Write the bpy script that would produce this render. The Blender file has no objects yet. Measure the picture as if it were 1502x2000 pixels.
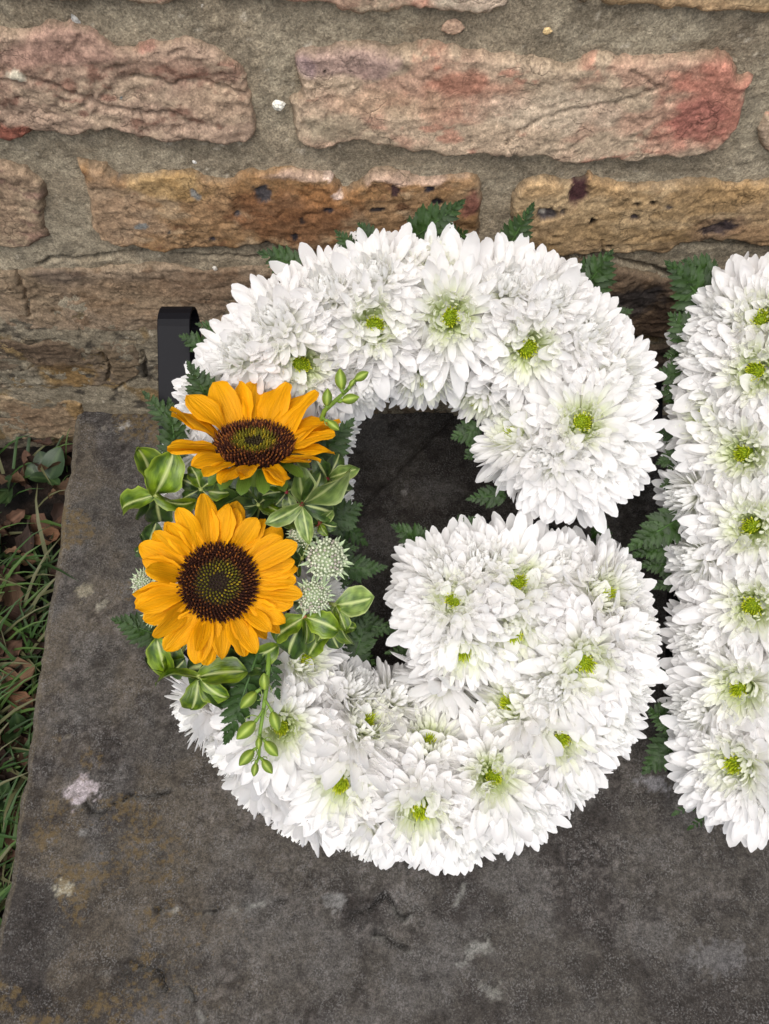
import bpy, math, random
import numpy as np
from mathutils import Matrix, Vector

R_ = math.radians
S = bpy.context.scene
COL = S.collection
random.seed(7)

# ------------------------------------------------------------------ camera, sky, sun
CAM_H, WALL_Y, PITCH, FPX = 0.611, 0.400, R_(64.0), 1500.0
cam_d = bpy.data.cameras.new('camera')
cam = bpy.data.objects.new('camera', cam_d)
COL.objects.link(cam)
cam.location = (0, 0, CAM_H)
cam.rotation_euler = (math.pi / 2 - PITCH, 0, 0)
cam_d.sensor_fit = 'VERTICAL'
cam_d.sensor_height = 24.0
cam_d.lens = 24.0 * FPX / 2000.0
cam_d.clip_start = 0.02
cam_d.clip_end = 400
S.camera = cam

KG, KW, KS = 1.0, 1.10, .66          # photograph colour -> base colour factors for ground, wall, slab
SUN_EL, SUN_AZ = R_(68), R_(200)          # azimuth clockwise from +Y: behind the photographer, a little left
w = bpy.data.worlds.new('World')
S.world = w
w.use_nodes = True
nt = w.node_tree
bg = nt.nodes['Background']
sky = nt.nodes.new('ShaderNodeTexSky')
sky.sky_type = 'NISHITA'
sky.sun_disc = False
sky.sun_elevation = SUN_EL
sky.sun_rotation = SUN_AZ
sky.dust_density = 3.0
hs = nt.nodes.new('ShaderNodeHueSaturation')
hs.inputs['Saturation'].default_value = 0.42      # overcast: a grey sky
nt.links.new(sky.outputs[0], hs.inputs['Color'])
nt.links.new(hs.outputs[0], bg.inputs[0])
bg.inputs[1].default_value = 0.125

sl = bpy.data.lights.new('sun', 'SUN')
sun = bpy.data.objects.new('sun', sl)
COL.objects.link(sun)
sl.energy = 1.5
sl.angle = R_(50)
sl.color = (1.0, 0.965, 0.92)
sd = Vector((math.sin(SUN_AZ) * math.cos(SUN_EL), math.cos(SUN_AZ) * math.cos(SUN_EL), math.sin(SUN_EL)))
sun.rotation_euler = sd.to_track_quat('Z', 'Y').to_euler()

S.view_settings.view_transform = 'Standard'
S.view_settings.look = 'None'
S.view_settings.gamma = 1
S.view_settings.use_curve_mapping = False
S.view_settings.exposure = 0.76
S.render.engine = 'CYCLES'
S.cycles.max_bounces = 12
S.cycles.diffuse_bounces = 7
S.cycles.transmission_bounces = 8
S.cycles.sample_clamp_indirect = 6

# ------------------------------------------------------------------ helpers
CAM = Vector((0, 0, CAM_H))
FW = Vector((0, math.cos(PITCH), -math.sin(PITCH)))
UP = Vector((0, math.sin(PITCH), math.cos(PITCH)))
BETA, Y0 = R_(30.0), 0.055                 # the letters lean back against the wall
ES = Vector((0, math.cos(BETA), math.sin(BETA)))
EN = Vector((0, -math.sin(BETA), math.cos(BETA)))
O = Vector((0, Y0, 0))
WALL_LIMIT = 0.388


def ray(px, py):
    return FW + Vector(((px - 751) / FPX, 0, 0)) + UP * ((1000 - py) / FPX)


def at_letter(px, py, e, clamp=True):
    d = ray(px, py)
    t = (O + EN * e - CAM).dot(EN) / d.dot(EN)
    p = CAM + d * t
    if clamp and p.y > WALL_LIMIT:
        p = CAM + d * (WALL_LIMIT / d.y)
    return p


def at_z(px, py, z=0.0):
    d = ray(px, py)
    return CAM + d * ((z - CAM_H) / d.z)


def at_wall(px, py, y=WALL_Y):
    d = ray(px, py)
    return CAM + d * (y / d.y)


def lin(r, g, b, k=1.0):
    if k == KW and k != 1.0:                      # bricks and mortar: greyed by weather
        m = .30 * r + .59 * g + .11 * b
        r, g, b = (c + (m - c) * .22 for c in (r, g, b))
    def f(c):
        c /= 255.0
        return (c / 12.92 if c <= 0.04045 else ((c + 0.055) / 1.055) ** 2.4) * k
    return np.array([min(f(r), .95), min(f(g), .95), min(f(b), .95)])


def tag(o, label=None, cat=None, group=None, kind=None):
    if label: o['label'] = label
    if cat: o['category'] = cat
    if group: o['group'] = group
    if kind: o['kind'] = kind
    return o


def thing(name, mat, label, cat, group=None):
    o = bpy.data.objects.new(name, None)
    o.empty_display_size = 0.01
    COL.objects.link(o)
    o.matrix_world = mat
    return tag(o, label, cat, group)


def link(name, me, parent=None, mb=None, kind=None, label=None):
    o = bpy.data.objects.new(name, me)
    COL.objects.link(o)
    if parent is not None: o.parent = parent
    if mb is not None: o.matrix_basis = mb
    if kind: o['kind'] = kind
    if label: o['label'] = label
    return o


def frame(p, x, z):
    x = Vector(x).normalized()
    z = Vector(z)
    z = (z - x * z.dot(x)).normalized()
    y = z.cross(x)
    m = Matrix((x, y, z)).transposed().to_4x4()
    m.translation = p
    return m


def frame_z(p, z, xhint=(1, 0, 0)):
    z = Vector(z).normalized()
    x = Vector(xhint)
    x = (x - z * x.dot(z)).normalized()
    y = z.cross(x)
    m = Matrix((x, y, z)).transposed().to_4x4()
    m.translation = p
    return m


def raw_mesh(name, V, F, mat=None, col=None, smooth=True, uv=None, alpha=None):
    V = np.asarray(V, dtype=np.float32)
    me = bpy.data.meshes.new(name)
    if isinstance(F, np.ndarray):
        nf = len(F)
        me.vertices.add(len(V))
        me.vertices.foreach_set('co', V.ravel())
        me.loops.add(nf * 4)
        me.loops.foreach_set('vertex_index', F.astype(np.int32).ravel())
        me.polygons.add(nf)
        me.polygons.foreach_set('loop_start', np.arange(0, nf * 4, 4, dtype=np.int32))
        me.polygons.foreach_set('loop_total', np.full(nf, 4, dtype=np.int32))
        me.update(calc_edges=True)
    else:
        me.from_pydata([tuple(map(float, v)) for v in V], [], F)
    me.polygons.foreach_set('use_smooth', [smooth] * len(me.polygons))
    if col is not None:
        col = np.asarray(col, dtype=np.float32)
        c4 = np.ones((len(V), 4), dtype=np.float32)
        c4[:, :3] = col
        if alpha is not None: c4[:, 3] = alpha
        a = me.color_attributes.new('col', 'FLOAT_COLOR', 'POINT')
        a.data.foreach_set('color', c4.ravel())
    if uv is not None:
        a = me.attributes.new('uvp', 'FLOAT_VECTOR', 'POINT')
        u3 = np.zeros((len(V), 3), dtype=np.float32)
        u3[:, :2] = uv
        a.data.foreach_set('vector', u3.ravel())
    if mat: me.materials.append(mat)
    me.validate()
    return me


def grid_faces(ni, nj, keep=None):
    i, j = np.meshgrid(np.arange(ni - 1), np.arange(nj - 1), indexing='ij')
    if keep is not None:
        i, j = i[keep], j[keep]
    a = (i * nj + j).ravel()
    return np.stack([a, a + nj, a + nj + 1, a + 1], 1)


class MB:
    """collects coloured pieces into one mesh"""
    def __init__(self): self.V, self.F, self.C = [], [], []

    def add(self, V, F, c):
        n = len(self.V)
        self.V += [tuple(v) for v in V]
        self.F += [tuple(i + n for i in f) for f in F]
        c = np.asarray(c)
        self.C += [tuple(c)] * len(V) if c.ndim == 1 else [tuple(x) for x in c]

    def tube(self, pts, rad, c, n=6):
        pts = [Vector(p) for p in pts]
        rs = rad if hasattr(rad, '__len__') else [rad] * len(pts)
        V, F = [], []
        for k, p in enumerate(pts):
            d = (pts[min(k + 1, len(pts) - 1)] - pts[max(k - 1, 0)]).normalized()
            a = d.orthogonal().normalized() if k == 0 else (a - d * a.dot(d)).normalized()
            b = d.cross(a)
            for q in range(n):
                t = 2 * math.pi * q / n
                V.append(p + (a * math.cos(t) + b * math.sin(t)) * rs[k])
        for k in range(len(pts) - 1):
            for q in range(n):
                F.append((k * n + q, k * n + (q + 1) % n, (k + 1) * n + (q + 1) % n, (k + 1) * n + q))
        F.append(tuple(range(n))[::-1])
        F.append(tuple((len(pts) - 1) * n + q for q in range(n)))
        self.add(V, F, c)

    def mesh(self, name, mat, smooth=True):
        return raw_mesh(name, self.V, self.F, mat, np.array(self.C), smooth)


# ---- numpy noise
_rng = np.random.RandomState(11)
_T = _rng.rand(512, 512).astype(np.float32)


def vn(x, y, seed=0):
    x = x + seed * 17.13
    y = y + seed * 31.71
    xi, yi = np.floor(x).astype(int), np.floor(y).astype(int)
    fx, fy = x - xi, y - yi
    fx = fx * fx * fx * (fx * (fx * 6 - 15) + 10)
    fy = fy * fy * fy * (fy * (fy * 6 - 15) + 10)
    a, b = _T[xi % 512, yi % 512], _T[(xi + 1) % 512, yi % 512]
    c, d = _T[xi % 512, (yi + 1) % 512], _T[(xi + 1) % 512, (yi + 1) % 512]
    return (a * (1 - fx) + b * fx) * (1 - fy) + (c * (1 - fx) + d * fx) * fy


def fbm(x, y, seed=0, oct=5, gain=.5, ridge=False):
    s, a, t = 0, 1.0, 0
    for o in range(oct):
        n = vn(x * 2 ** o * 1.0 + o * 5.2, y * 2 ** o + o * 1.7, seed + o)
        if ridge: n = 1 - np.abs(2 * n - 1)
        s = s + n * a
        t += a
        a *= gain
    return s / t                                    # 0..1, mean .5


def sstep(a, b, x):
    t = np.clip((x - a) / (b - a), 0, 1)
    return t * t * (3 - 2 * t)


def seg_dist(X, Y, P, closed=False):
    D = np.full(X.shape, 9.0)
    n = len(P)
    for i in range(n if closed else n - 1):
        ax, ay = P[i]
        bx, by = P[(i + 1) % n]
        dx, dy = bx - ax, by - ay
        t = np.clip(((X - ax) * dx + (Y - ay) * dy) / (dx * dx + dy * dy + 1e-12), 0, 1)
        D = np.minimum(D, np.hypot(X - ax - t * dx, Y - ay - t * dy))
    return D


def inside(X, Y, P):
    c = np.zeros(X.shape, bool)
    n = len(P)
    for i in range(n):
        ax, ay = P[i]
        bx, by = P[(i + 1) % n]
        if abs(by - ay) < 1e-12: continue
        m = ((ay > Y) != (by > Y)) & (X < (bx - ax) * (Y - ay) / (by - ay) + ax)
        c ^= m
    return c


def mixc(C, col, m):
    return C * (1 - m[..., None]) + np.asarray(col) * m[..., None]


# ------------------------------------------------------------------ materials
def newmat(name):
    m = bpy.data.materials.new(name)
    m.use_nodes = True
    n = m.node_tree
    return m, n, n.nodes['Principled BSDF']


def nd(n, typ, **kw):
    x = n.nodes.new(typ)
    for k, v in kw.items(): setattr(x, k, v)
    return x


def math_node(n, op, a, b):
    x = nd(n, 'ShaderNodeMath', operation=op)
    for i, v in enumerate((a, b)):
        if isinstance(v, (int, float)): x.inputs[i].default_value = v
        else: n.links.new(v, x.inputs[i])
    return x.outputs[0]


def stone_mat(name, grain, lo, hi, bump, rough=.9, grain2=None, speck=None, big=60, cracks=0, lichen=None):
    """vertex albedo times fine mineral grain, with grain relief"""
    m, n, b = newmat(name)
    a = nd(n, 'ShaderNodeAttribute', attribute_name='col')
    tc = nd(n, 'ShaderNodeTexCoord')
    nz = nd(n, 'ShaderNodeTexNoise')
    nz.inputs['Scale'].default_value = grain
    nz.inputs['Detail'].default_value = 5
    nz.inputs['Roughness'].default_value = .7
    n.links.new(tc.outputs['Object'], nz.inputs['Vector'])
    mr = nd(n, 'ShaderNodeMapRange')
    mr.inputs['From Min'].default_value = .3
    mr.inputs['From Max'].default_value = .7
    mr.inputs['To Min'].default_value = lo
    mr.inputs['To Max'].default_value = hi
    n.links.new(nz.outputs['Fac'], mr.inputs['Value'])
    fac = mr.outputs[0]
    if grain2:
        vz = nd(n, 'ShaderNodeTexVoronoi')
        vz.inputs['Scale'].default_value = grain2
        n.links.new(tc.outputs['Object'], vz.inputs['Vector'])
        m2 = nd(n, 'ShaderNodeMapRange')
        m2.inputs['To Min'].default_value = .72
        m2.inputs['To Max'].default_value = 1.3
        n.links.new(vz.outputs['Color'], m2.inputs['Value'])
        fac = math_node(n, 'MULTIPLY', fac, m2.outputs[0])
    vm = nd(n, 'ShaderNodeVectorMath', operation='SCALE')
    n.links.new(a.outputs['Color'], vm.inputs[0])
    n.links.new(fac, vm.inputs['Scale'])
    n3 = nd(n, 'ShaderNodeTexNoise')
    n3.inputs['Scale'].default_value = grain * .33
    n3.inputs['Detail'].default_value = 8
    n3.inputs['Roughness'].default_value = .78
    n.links.new(tc.outputs['Object'], n3.inputs['Vector'])
    m3 = nd(n, 'ShaderNodeMapRange')
    for k_, v_ in (('From Min', .32), ('From Max', .68), ('To Min', .56), ('To Max', 1.44)): m3.inputs[k_].default_value = v_
    n.links.new(n3.outputs['Fac'], m3.inputs['Value'])
    vm2 = nd(n, 'ShaderNodeVectorMath', operation='SCALE')
    n.links.new(vm.outputs[0], vm2.inputs[0])
    n.links.new(m3.outputs[0], vm2.inputs['Scale'])
    colr = vm2.outputs[0]
    if speck:
        n1 = nd(n, 'ShaderNodeTexNoise')
        n1.inputs['Scale'].default_value = 760
        n1.inputs['Detail'].default_value = 2
        n2 = nd(n, 'ShaderNodeTexNoise')
        n2.inputs['Scale'].default_value = big
        n2.inputs['Detail'].default_value = 5
        n2.inputs['Roughness'].default_value = .65
        for q in (n1, n2): n.links.new(tc.outputs['Object'], q.inputs['Vector'])
        ma, mb_ = nd(n, 'ShaderNodeMapRange'), nd(n, 'ShaderNodeMapRange')
        for q, a0, a1, b1, src in ((ma, .52, .62, 1.0, n1), (mb_, .38, .62, .5, n2)):
            q.inputs['From Min'].default_value = a0
            q.inputs['From Max'].default_value = a1
            q.inputs['To Max'].default_value = b1
            n.links.new(src.outputs['Fac'], q.inputs['Value'])
        mx = nd(n, 'ShaderNodeMix', data_type='RGBA')
        n.links.new(math_node(n, 'MULTIPLY', ma.outputs[0], mb_.outputs[0]), mx.inputs['Factor'])
        n.links.new(colr, mx.inputs['A'])
        mx.inputs['B'].default_value = (*speck, 1)
        colr = mx.outputs['Result']
    if lichen:
        n4 = nd(n, 'ShaderNodeTexNoise')
        n4.inputs['Scale'].default_value = 210
        n4.inputs['Detail'].default_value = 7
        n4.inputs['Roughness'].default_value = .68
        n.links.new(tc.outputs['Object'], n4.inputs['Vector'])
        m4 = nd(n, 'ShaderNodeMapRange')
        for k_, v_ in (('From Min', .74), ('From Max', .88), ('To Max', .62)): m4.inputs[k_].default_value = v_
        n.links.new(math_node(n, 'ADD', n4.outputs['Fac'], math_node(n, 'MULTIPLY', a.outputs['Alpha'], .345)), m4.inputs['Value'])
        mx4 = nd(n, 'ShaderNodeMix', data_type='RGBA')
        n.links.new(m4.outputs[0], mx4.inputs['Factor'])
        n.links.new(colr, mx4.inputs['A'])
        mx4.inputs['B'].default_value = (*lichen, 1)
        colr = mx4.outputs['Result']
    cr = None
    if cracks:
        nw_ = nd(n, 'ShaderNodeTexNoise')
        nw_.inputs['Scale'].default_value = 45
        nw_.inputs['Detail'].default_value = 5
        n.links.new(tc.outputs['Object'], nw_.inputs['Vector'])
        va = nd(n, 'ShaderNodeVectorMath', operation='MULTIPLY_ADD')
        n.links.new(nw_.outputs['Color'], va.inputs[0])
        va.inputs[1].default_value = (.05, .05, .05)
        n.links.new(tc.outputs['Object'], va.inputs[2])
        vs_ = nd(n, 'ShaderNodeVectorMath', operation='MULTIPLY')
        n.links.new(va.outputs[0], vs_.inputs[0])
        vs_.inputs[1].default_value = (.7, .7, 1.5)
        vo = nd(n, 'ShaderNodeTexVoronoi', feature='DISTANCE_TO_EDGE')
        vo.inputs['Scale'].default_value = 55
        n.links.new(vs_.outputs[0], vo.inputs['Vector'])
        mc = nd(n, 'ShaderNodeMapRange')
        for k_, v_ in (('From Min', .0), ('From Max', .045), ('To Min', 1), ('To Max', 0)): mc.inputs[k_].default_value = v_
        n.links.new(vo.outputs['Distance'], mc.inputs['Value'])
        nm = nd(n, 'ShaderNodeTexNoise')
        nm.inputs['Scale'].default_value = 28
        nm.inputs['Detail'].default_value = 3
        n.links.new(tc.outputs['Object'], nm.inputs['Vector'])
        mm = nd(n, 'ShaderNodeMapRange')
        for k_, v_ in (('From Min', .46), ('From Max', .6)): mm.inputs[k_].default_value = v_
        n.links.new(nm.outputs['Fac'], mm.inputs['Value'])
        cr = math_node(n, 'MULTIPLY', mc.outputs[0], mm.outputs[0])
        vk = nd(n, 'ShaderNodeVectorMath', operation='SCALE')
        n.links.new(colr, vk.inputs[0])
        n.links.new(math_node(n, 'SUBTRACT', 1.0, math_node(n, 'MULTIPLY', cr, cracks)), vk.inputs['Scale'])
        colr = vk.outputs[0]
    n.links.new(colr, b.inputs['Base Color'])
    bp = nd(n, 'ShaderNodeBump')
    bp.inputs['Strength'].default_value = bump
    bp.inputs['Distance'].default_value = .0015
    hgt_ = math_node(n, 'ADD', nz.outputs['Fac'], math_node(n, 'MULTIPLY', n3.outputs['Fac'], 1.6))
    if cr is not None: hgt_ = math_node(n, 'SUBTRACT', hgt_, math_node(n, 'MULTIPLY', cr, .9))
    n.links.new(hgt_, bp.inputs['Height'])
    n.links.new(bp.outputs[0], b.inputs['Normal'])
    b.inputs['Roughness'].default_value = rough
    b.inputs['Specular IOR Level'].default_value = .2
    return m


def leaf_mat(name, rough=.45, transl=.25, spec=.4, veins=0.0, tint=(1, 1, 1), vary=.0, vein_n=9.0, streak=0.0):
    """vertex albedo, thin translucent sheet, optional lengthwise veins from the piece's own coordinates"""
    m, n, b = newmat(name)
    out = n.nodes['Material Output']
    a = nd(n, 'ShaderNodeAttribute', attribute_name='col')
    src = a.outputs['Color']
    if veins:
        u = nd(n, 'ShaderNodeAttribute', attribute_name='uvp')
        sx = nd(n, 'ShaderNodeSeparateXYZ')
        n.links.new(u.outputs['Vector'], sx.inputs[0])
        cx = nd(n, 'ShaderNodeCombineXYZ')
        n.links.new(math_node(n, 'MULTIPLY', sx.outputs[0], 1.1), cx.inputs[0])
        n.links.new(math_node(n, 'MULTIPLY', sx.outputs[1], vein_n), cx.inputs[1])
        nz = nd(n, 'ShaderNodeTexNoise')
        nz.inputs['Scale'].default_value = 1.0
        nz.inputs['Detail'].default_value = 4
        nz.inputs['Roughness'].default_value = .65
        n.links.new(cx.outputs[0], nz.inputs['Vector'])
        if streak:
            ms = nd(n, 'ShaderNodeMapRange')
            for k_, v_ in (('From Min', .3), ('From Max', .7), ('To Min', 1 - streak), ('To Max', 1 + streak * .6)): ms.inputs[k_].default_value = v_
            n.links.new(nz.outputs['Fac'], ms.inputs['Value'])
            vs = nd(n, 'ShaderNodeVectorMath', operation='SCALE')
            n.links.new(src, vs.inputs[0])
            n.links.new(ms.outputs[0], vs.inputs['Scale'])
            src = vs.outputs[0]
    if vary:
        oi = nd(n, 'ShaderNodeObjectInfo')
        mr = nd(n, 'ShaderNodeMapRange')
        mr.inputs['To Min'].default_value = 1 - vary
        mr.inputs['To Max'].default_value = 1 + vary
        n.links.new(oi.outputs['Random'], mr.inputs['Value'])
        vm = nd(n, 'ShaderNodeVectorMath', operation='SCALE')
        n.links.new(src, vm.inputs[0])
        n.links.new(mr.outputs[0], vm.inputs['Scale'])
        src = vm.outputs[0]
    n.links.new(src, b.inputs['Base Color'])
    b.inputs['Roughness'].default_value = rough
    b.inputs['Specular IOR Level'].default_value = spec
    tr = nd(n, 'ShaderNodeBsdfTranslucent')
    n.links.new(src, tr.inputs['Color'])
    mx = nd(n, 'ShaderNodeMixShader')
    mx.inputs[0].default_value = transl
    n.links.new(b.outputs[0], mx.inputs[1])
    n.links.new(tr.outputs[0], mx.inputs[2])
    n.links.new(mx.outputs[0], out.inputs['Surface'])
    if veins:
        bp = nd(n, 'ShaderNodeBump')
        bp.inputs['Strength'].default_value = veins
        bp.inputs['Distance'].default_value = .0015
        n.links.new(nz.outputs['Fac'], bp.inputs['Height'])
        n.links.new(bp.outputs[0], b.inputs['Normal'])
        n.links.new(bp.outputs[0], tr.inputs['Normal'])
    return m


M_BRICK = stone_mat('weathered_brick', 420, .76, 1.24, .42, .92, 900, cracks=.42)
M_MORTAR = stone_mat('sandy_mortar', 700, .62, 1.38, .8, .95, 1100)
M_SLAB = stone_mat('lichened_stone', 520, .58, 1.42, .8, .9, 1300, (.19, .182, .175), lichen=(.13, .088, .034))
M_SOIL = stone_mat('shade_darkened_soil', 300, .5, 1.5, 1.0, .95, 400)  # soil colours are lowered to stand in for shade
M_PETAL = leaf_mat('white_petal', .6, .50, .15, .22, vary=.03)
M_FLORET = leaf_mat('pale_floret', .6, .48, .2)
M_CENTRE = leaf_mat('green_flower_centre', .6, .15, .2)
M_RAY = leaf_mat('sunflower_ray', .55, .30, .2, .6, vary=.08, vein_n=7, streak=.2)
M_DISC = leaf_mat('sunflower_disc', .7, .0, .2)
M_FERN = leaf_mat('fern_green', .42, .15, .4, .3, vary=.3, streak=.15)
M_LEAF = leaf_mat('glossy_leaf', .34, .15, .45, .4, vary=.18, vein_n=5, streak=.22)
M_BUD = leaf_mat('bud_green', .45, .1, .35, vary=.1)
M_STEM = leaf_mat('stem', .5, .05, .3)
M_DEAD = leaf_mat('dead_leaf', .75, .15, .2, .6, vary=.4, streak=.35)
M_GRASS = leaf_mat('grass_blade', .5, .3, .3)

M_BLACK, _n, _b = newmat('black_plastic')
_b.inputs['Base Color'].default_value = (.006, .006, .008, 1)
_b.inputs['Roughness'].default_value = .42
_b.inputs['Specular IOR Level'].default_value = .10
_nz = nd(_n, 'ShaderNodeTexNoise'); _nz.inputs['Scale'].default_value = 160
_mr = nd(_n, 'ShaderNodeMapRange'); _mr.inputs['To Min'].default_value = .42; _mr.inputs['To Max'].default_value = .6
_n.links.new(_nz.outputs['Fac'], _mr.inputs['Value']); _n.links.new(_mr.outputs[0], _b.inputs['Roughness'])
M_FOAM, _n, _b = newmat('wet_foam')
_b.inputs['Base Color'].default_value = (.012, .026, .012, 1)
_b.inputs['Roughness'].default_value = .95

# ------------------------------------------------------------------ ground
GZ = -0.056


def sheet(name, xs, ys, zf, colf, mat):
    X, Y = np.meshgrid(xs, ys, indexing='ij')
    Z = zf(X, Y)
    V = np.stack([X, Y, Z], -1).reshape(-1, 3)
    return raw_mesh(name, V, grid_faces(len(xs), len(ys)), mat, colf(X, Y, Z).reshape(-1, 3))


def soil_col(X, Y, Z):
    C = np.zeros(X.shape + (3,)) + lin(34, 27, 23)  # base tones darkened to carry the shade on the ground
    C = mixc(C, lin(48, 38, 31), sstep(.5, .7, fbm(X * 40, Y * 40, 3)))
    return mixc(C, lin(18, 16, 14), sstep(.5, .65, fbm(X * 25, Y * 25, 9)))


gx = np.concatenate([-np.geomspace(150, .85, 24), np.arange(-.8, .1, .006), np.geomspace(.15, 150, 24)])
gy = np.concatenate([-np.geomspace(150, .35, 24), np.arange(-.3, .46, .006), np.geomspace(.5, 150, 24)])
near = lambda X, Y: np.exp(-np.maximum(0, np.hypot(X + .3, Y - .15) - .6) * 3)
g = link('ground', sheet('ground', gx, gy, lambda X, Y: GZ - .012 * near(X, Y) + .016 * near(X, Y) * fbm(X * 22, Y * 22, 1), soil_col, M_SOIL))
tag(g, kind='structure', label='dark soil with leaf litter below the stone slab')

# ------------------------------------------------------------------ stone slab
edge_px = [(152, 856), (145, 913), (133, 985), (124, 1064), (109, 1137), (99, 1213), (87, 1295), (72, 1394), (59, 1500), (43, 1606), (27, 1733), (0, 1846), (-60, 2040), (-150, 2300)]
ep = [at_z(*p) for p in edge_px]
ey = np.array([p.y for p in ep])[::-1]
ex_ = np.array([p.x for p in ep])[::-1]
ys = np.concatenate([np.arange(-.32, -.08, .008), np.arange(-.08, .4135, .0017)])
tt = np.concatenate([np.zeros(6), np.linspace(0, .70, 400)[1:], np.linspace(.70, 2.2, 60)[1:]])
Xl = np.interp(ys, ey, ex_)
Xl = np.where(ys > ey[-1], ex_[-1] + (ys - ey[-1]) * (ex_[-1] - ex_[-2]) / (ey[-1] - ey[-2]), Xl)
Xl = Xl + .004 * (fbm(ys * 60, ys * 0 + 3.3, 5) - .5)
X = Xl[None, :] + tt[:, None]
Y = np.repeat(ys[None, :], len(tt), 0)
base = fbm(X * 9, Y * 9, 21, 4)
fine = fbm(X * 130, Y * 130, 22, 4, .6)
Z = (base - .5) * .006 + (fine - .5) * .003


def slab_px(pts): return [(at_z(*p).x, at_z(*p).y) for p in pts]


Xw = X + .006 * (fbm(X * 90, Y * 90, 23, 3) - .5)
Yw = Y + .008 * (fbm(X * 90, Y * 90, 24, 3) - .5)
# lifted laminations of the stone: thin steps facing the photographer
chip_lines = [([(300, 1775), (420, 1778), (500, 1762), (590, 1752), (680, 1748)], .0022), ([(195, 1890), (280, 1885), (318, 1900), (330, 1935)], .0015), ([(370, 1925), (400, 1985)], .0012),
              ([(690, 1790), (760, 1750), (790, 1790), (900, 1720), (890, 1760)], .0014), ([(900, 1880), (960, 1855), (955, 1825)], .0014), ([(730, 1825), (800, 1850)], .001),
              ([(150, 1560), (190, 1590), (250, 1560), (330, 1550)], .0012)]
lich = np.zeros_like(X)
CRK = np.zeros_like(X)
for pts, h in chip_lines:
    P = slab_px(pts)
    D = seg_dist(Xw, Yw, P)
    ymid = np.interp(X, [p[0] for p in sorted(P)], [p[1] for p in sorted(P)])
    side = Yw > ymid
    Z += np.where(side, h * np.exp(-D / .02), -h * .3 * np.exp(-D / .01)) * (fbm(X * 60, Y * 60, 25) > .3)
    CRK = np.maximum(CRK, np.exp(-(D / .0020) ** 2) * sstep(.35, .5, fbm(X * 45, Y * 45, 27, 3)))
    Z -= .004 * np.exp(-(D / .0014) ** 2) * sstep(.35, .5, fbm(X * 45, Y * 45, 27, 3))
    lich = np.maximum(lich, np.exp(-((D - .0016) / .0014) ** 2) * (~side) * sstep(.42, .6, fbm(X * 70, Y * 70, 26, 4, .65)))
D = seg_dist(Xw, Yw, slab_px([(910, 795), (800, 890), (690, 1010), (600, 1120)]))
Z -= .006 * np.exp(-(D / .0018) ** 2)
C = np.zeros(X.shape + (3,)) + lin(84, 79, 73, KS)
leftness = sstep(.28, .02, tt)[:, None] * np.ones_like(Y)
f1 = fbm(X * 14, Y * 14, 31, 5, .55)
C = mixc(C, lin(67, 62, 58, KS), sstep(.46, .62, f1))
C = mixc(C, lin(102, 98, 94, KS), sstep(.5, .68, fbm(X * 20, Y * 20, 32, 5, .6)) * .7)
C = mixc(C, lin(106, 96, 82, KS), leftness * .6 * sstep(.38, .6, fbm(X * 26, Y * 26, 33, 4)))
LICH = sstep(.36, .62, fbm(X * 16, Y * 16, 36, 4)) * (leftness * .95 + .03)
C = mixc(C, lin(44, 39, 36, KS), sstep(.58, .68, fbm(X * 55, Y * 55, 35, 4)) * .45)
pale = sstep(.53, .64, fbm(X * 240, Y * 240, 37, 3, .6)) * sstep(.45, .62, fbm(X * 17, Y * 17, 38, 3))
C = mixc(C, lin(148, 140, 134, KS), pale * .22)
C = mixc(C, lin(160, 158, 150, KS), lich * .7)
C = mixc(C, lin(24, 22, 20, KS), CRK * .85)
for (px, py, rx, ry, c, s) in [(157, 1545, 27, 24, (200, 188, 190), .9), (129, 1735, 19, 17, (178, 172, 152), 1), (165, 1152, 16, 17, (150, 142, 122), .85), (196, 1181, 10, 10, (160, 154, 138), .85),
                               (244, 829, 11, 9, (170, 166, 158), .8), (205, 838, 7, 6, (140, 132, 120), .7), (655, 1757, 22, 15, (150, 148, 145), .6), (1280, 1528, 30, 20, (165, 162, 165), .6), (793, 961, 9, 5, (150, 145, 140), .9),
                               (925, 1857, 22, 10, (160, 158, 150), .55), (960, 1935, 25, 15, (150, 148, 140), .5), (132, 1440, 9, 6, (140, 132, 118), .6), (1405, 1870, 60, 30, (140, 138, 138), .35), (160, 1630, 9, 9, (140, 138, 135), .6)]:
    p = at_z(px, py)
    sx = (at_z(px + rx, py) - p).length
    sy = (at_z(px, py - ry) - p).length
    d = np.hypot((Xw - p.x) / sx, (Yw - p.y) / sy) + (fbm(X * 260, Y * 260, 41, 4, .65) - .5) * 2.0
    m = sstep(1.15, .75, d)
    C = mixc(C, lin(*c, KS), m * s)
    Z += m * .0006
# rounded worn edge, then the vertical side down to the soil
side_x = [-.006, -.007, -.006, -.004, -.0012, 0]
side_z = [-.075, -.03, -.008, -.003, -.0008, 0]
for k in range(6):
    X[k, :] = Xl + side_x[k] + .002 * (fbm(ys * 90, ys * 0 + k * .3, 6) - .5)
    Z[k, :] = side_z[k] + Z[6, :]
C[:6] = mixc(C[:6], lin(136, 124, 102, KS), np.full(C[:6].shape[:2], .3))
slab = link('stone_slab', raw_mesh('stone_slab', np.stack([X, Y, Z], -1).reshape(-1, 3), grid_faces(len(tt), len(ys)), M_SLAB, C.reshape(-1, 3), alpha=LICH.ravel()))
tag(slab, 'dark grey lichened stone slab the white flower letters stand on', 'stone slab')

# ------------------------------------------------------------------ brick wall
wall = thing('brick_wall', Matrix.Translation((0, 0, 0)), 'old weathered brick wall with wide sandy mortar joints behind the letters', 'wall')


def wpx(pts, y=WALL_Y): return [(at_wall(*p, y).x, at_wall(*p, y).z) for p in pts]


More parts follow.
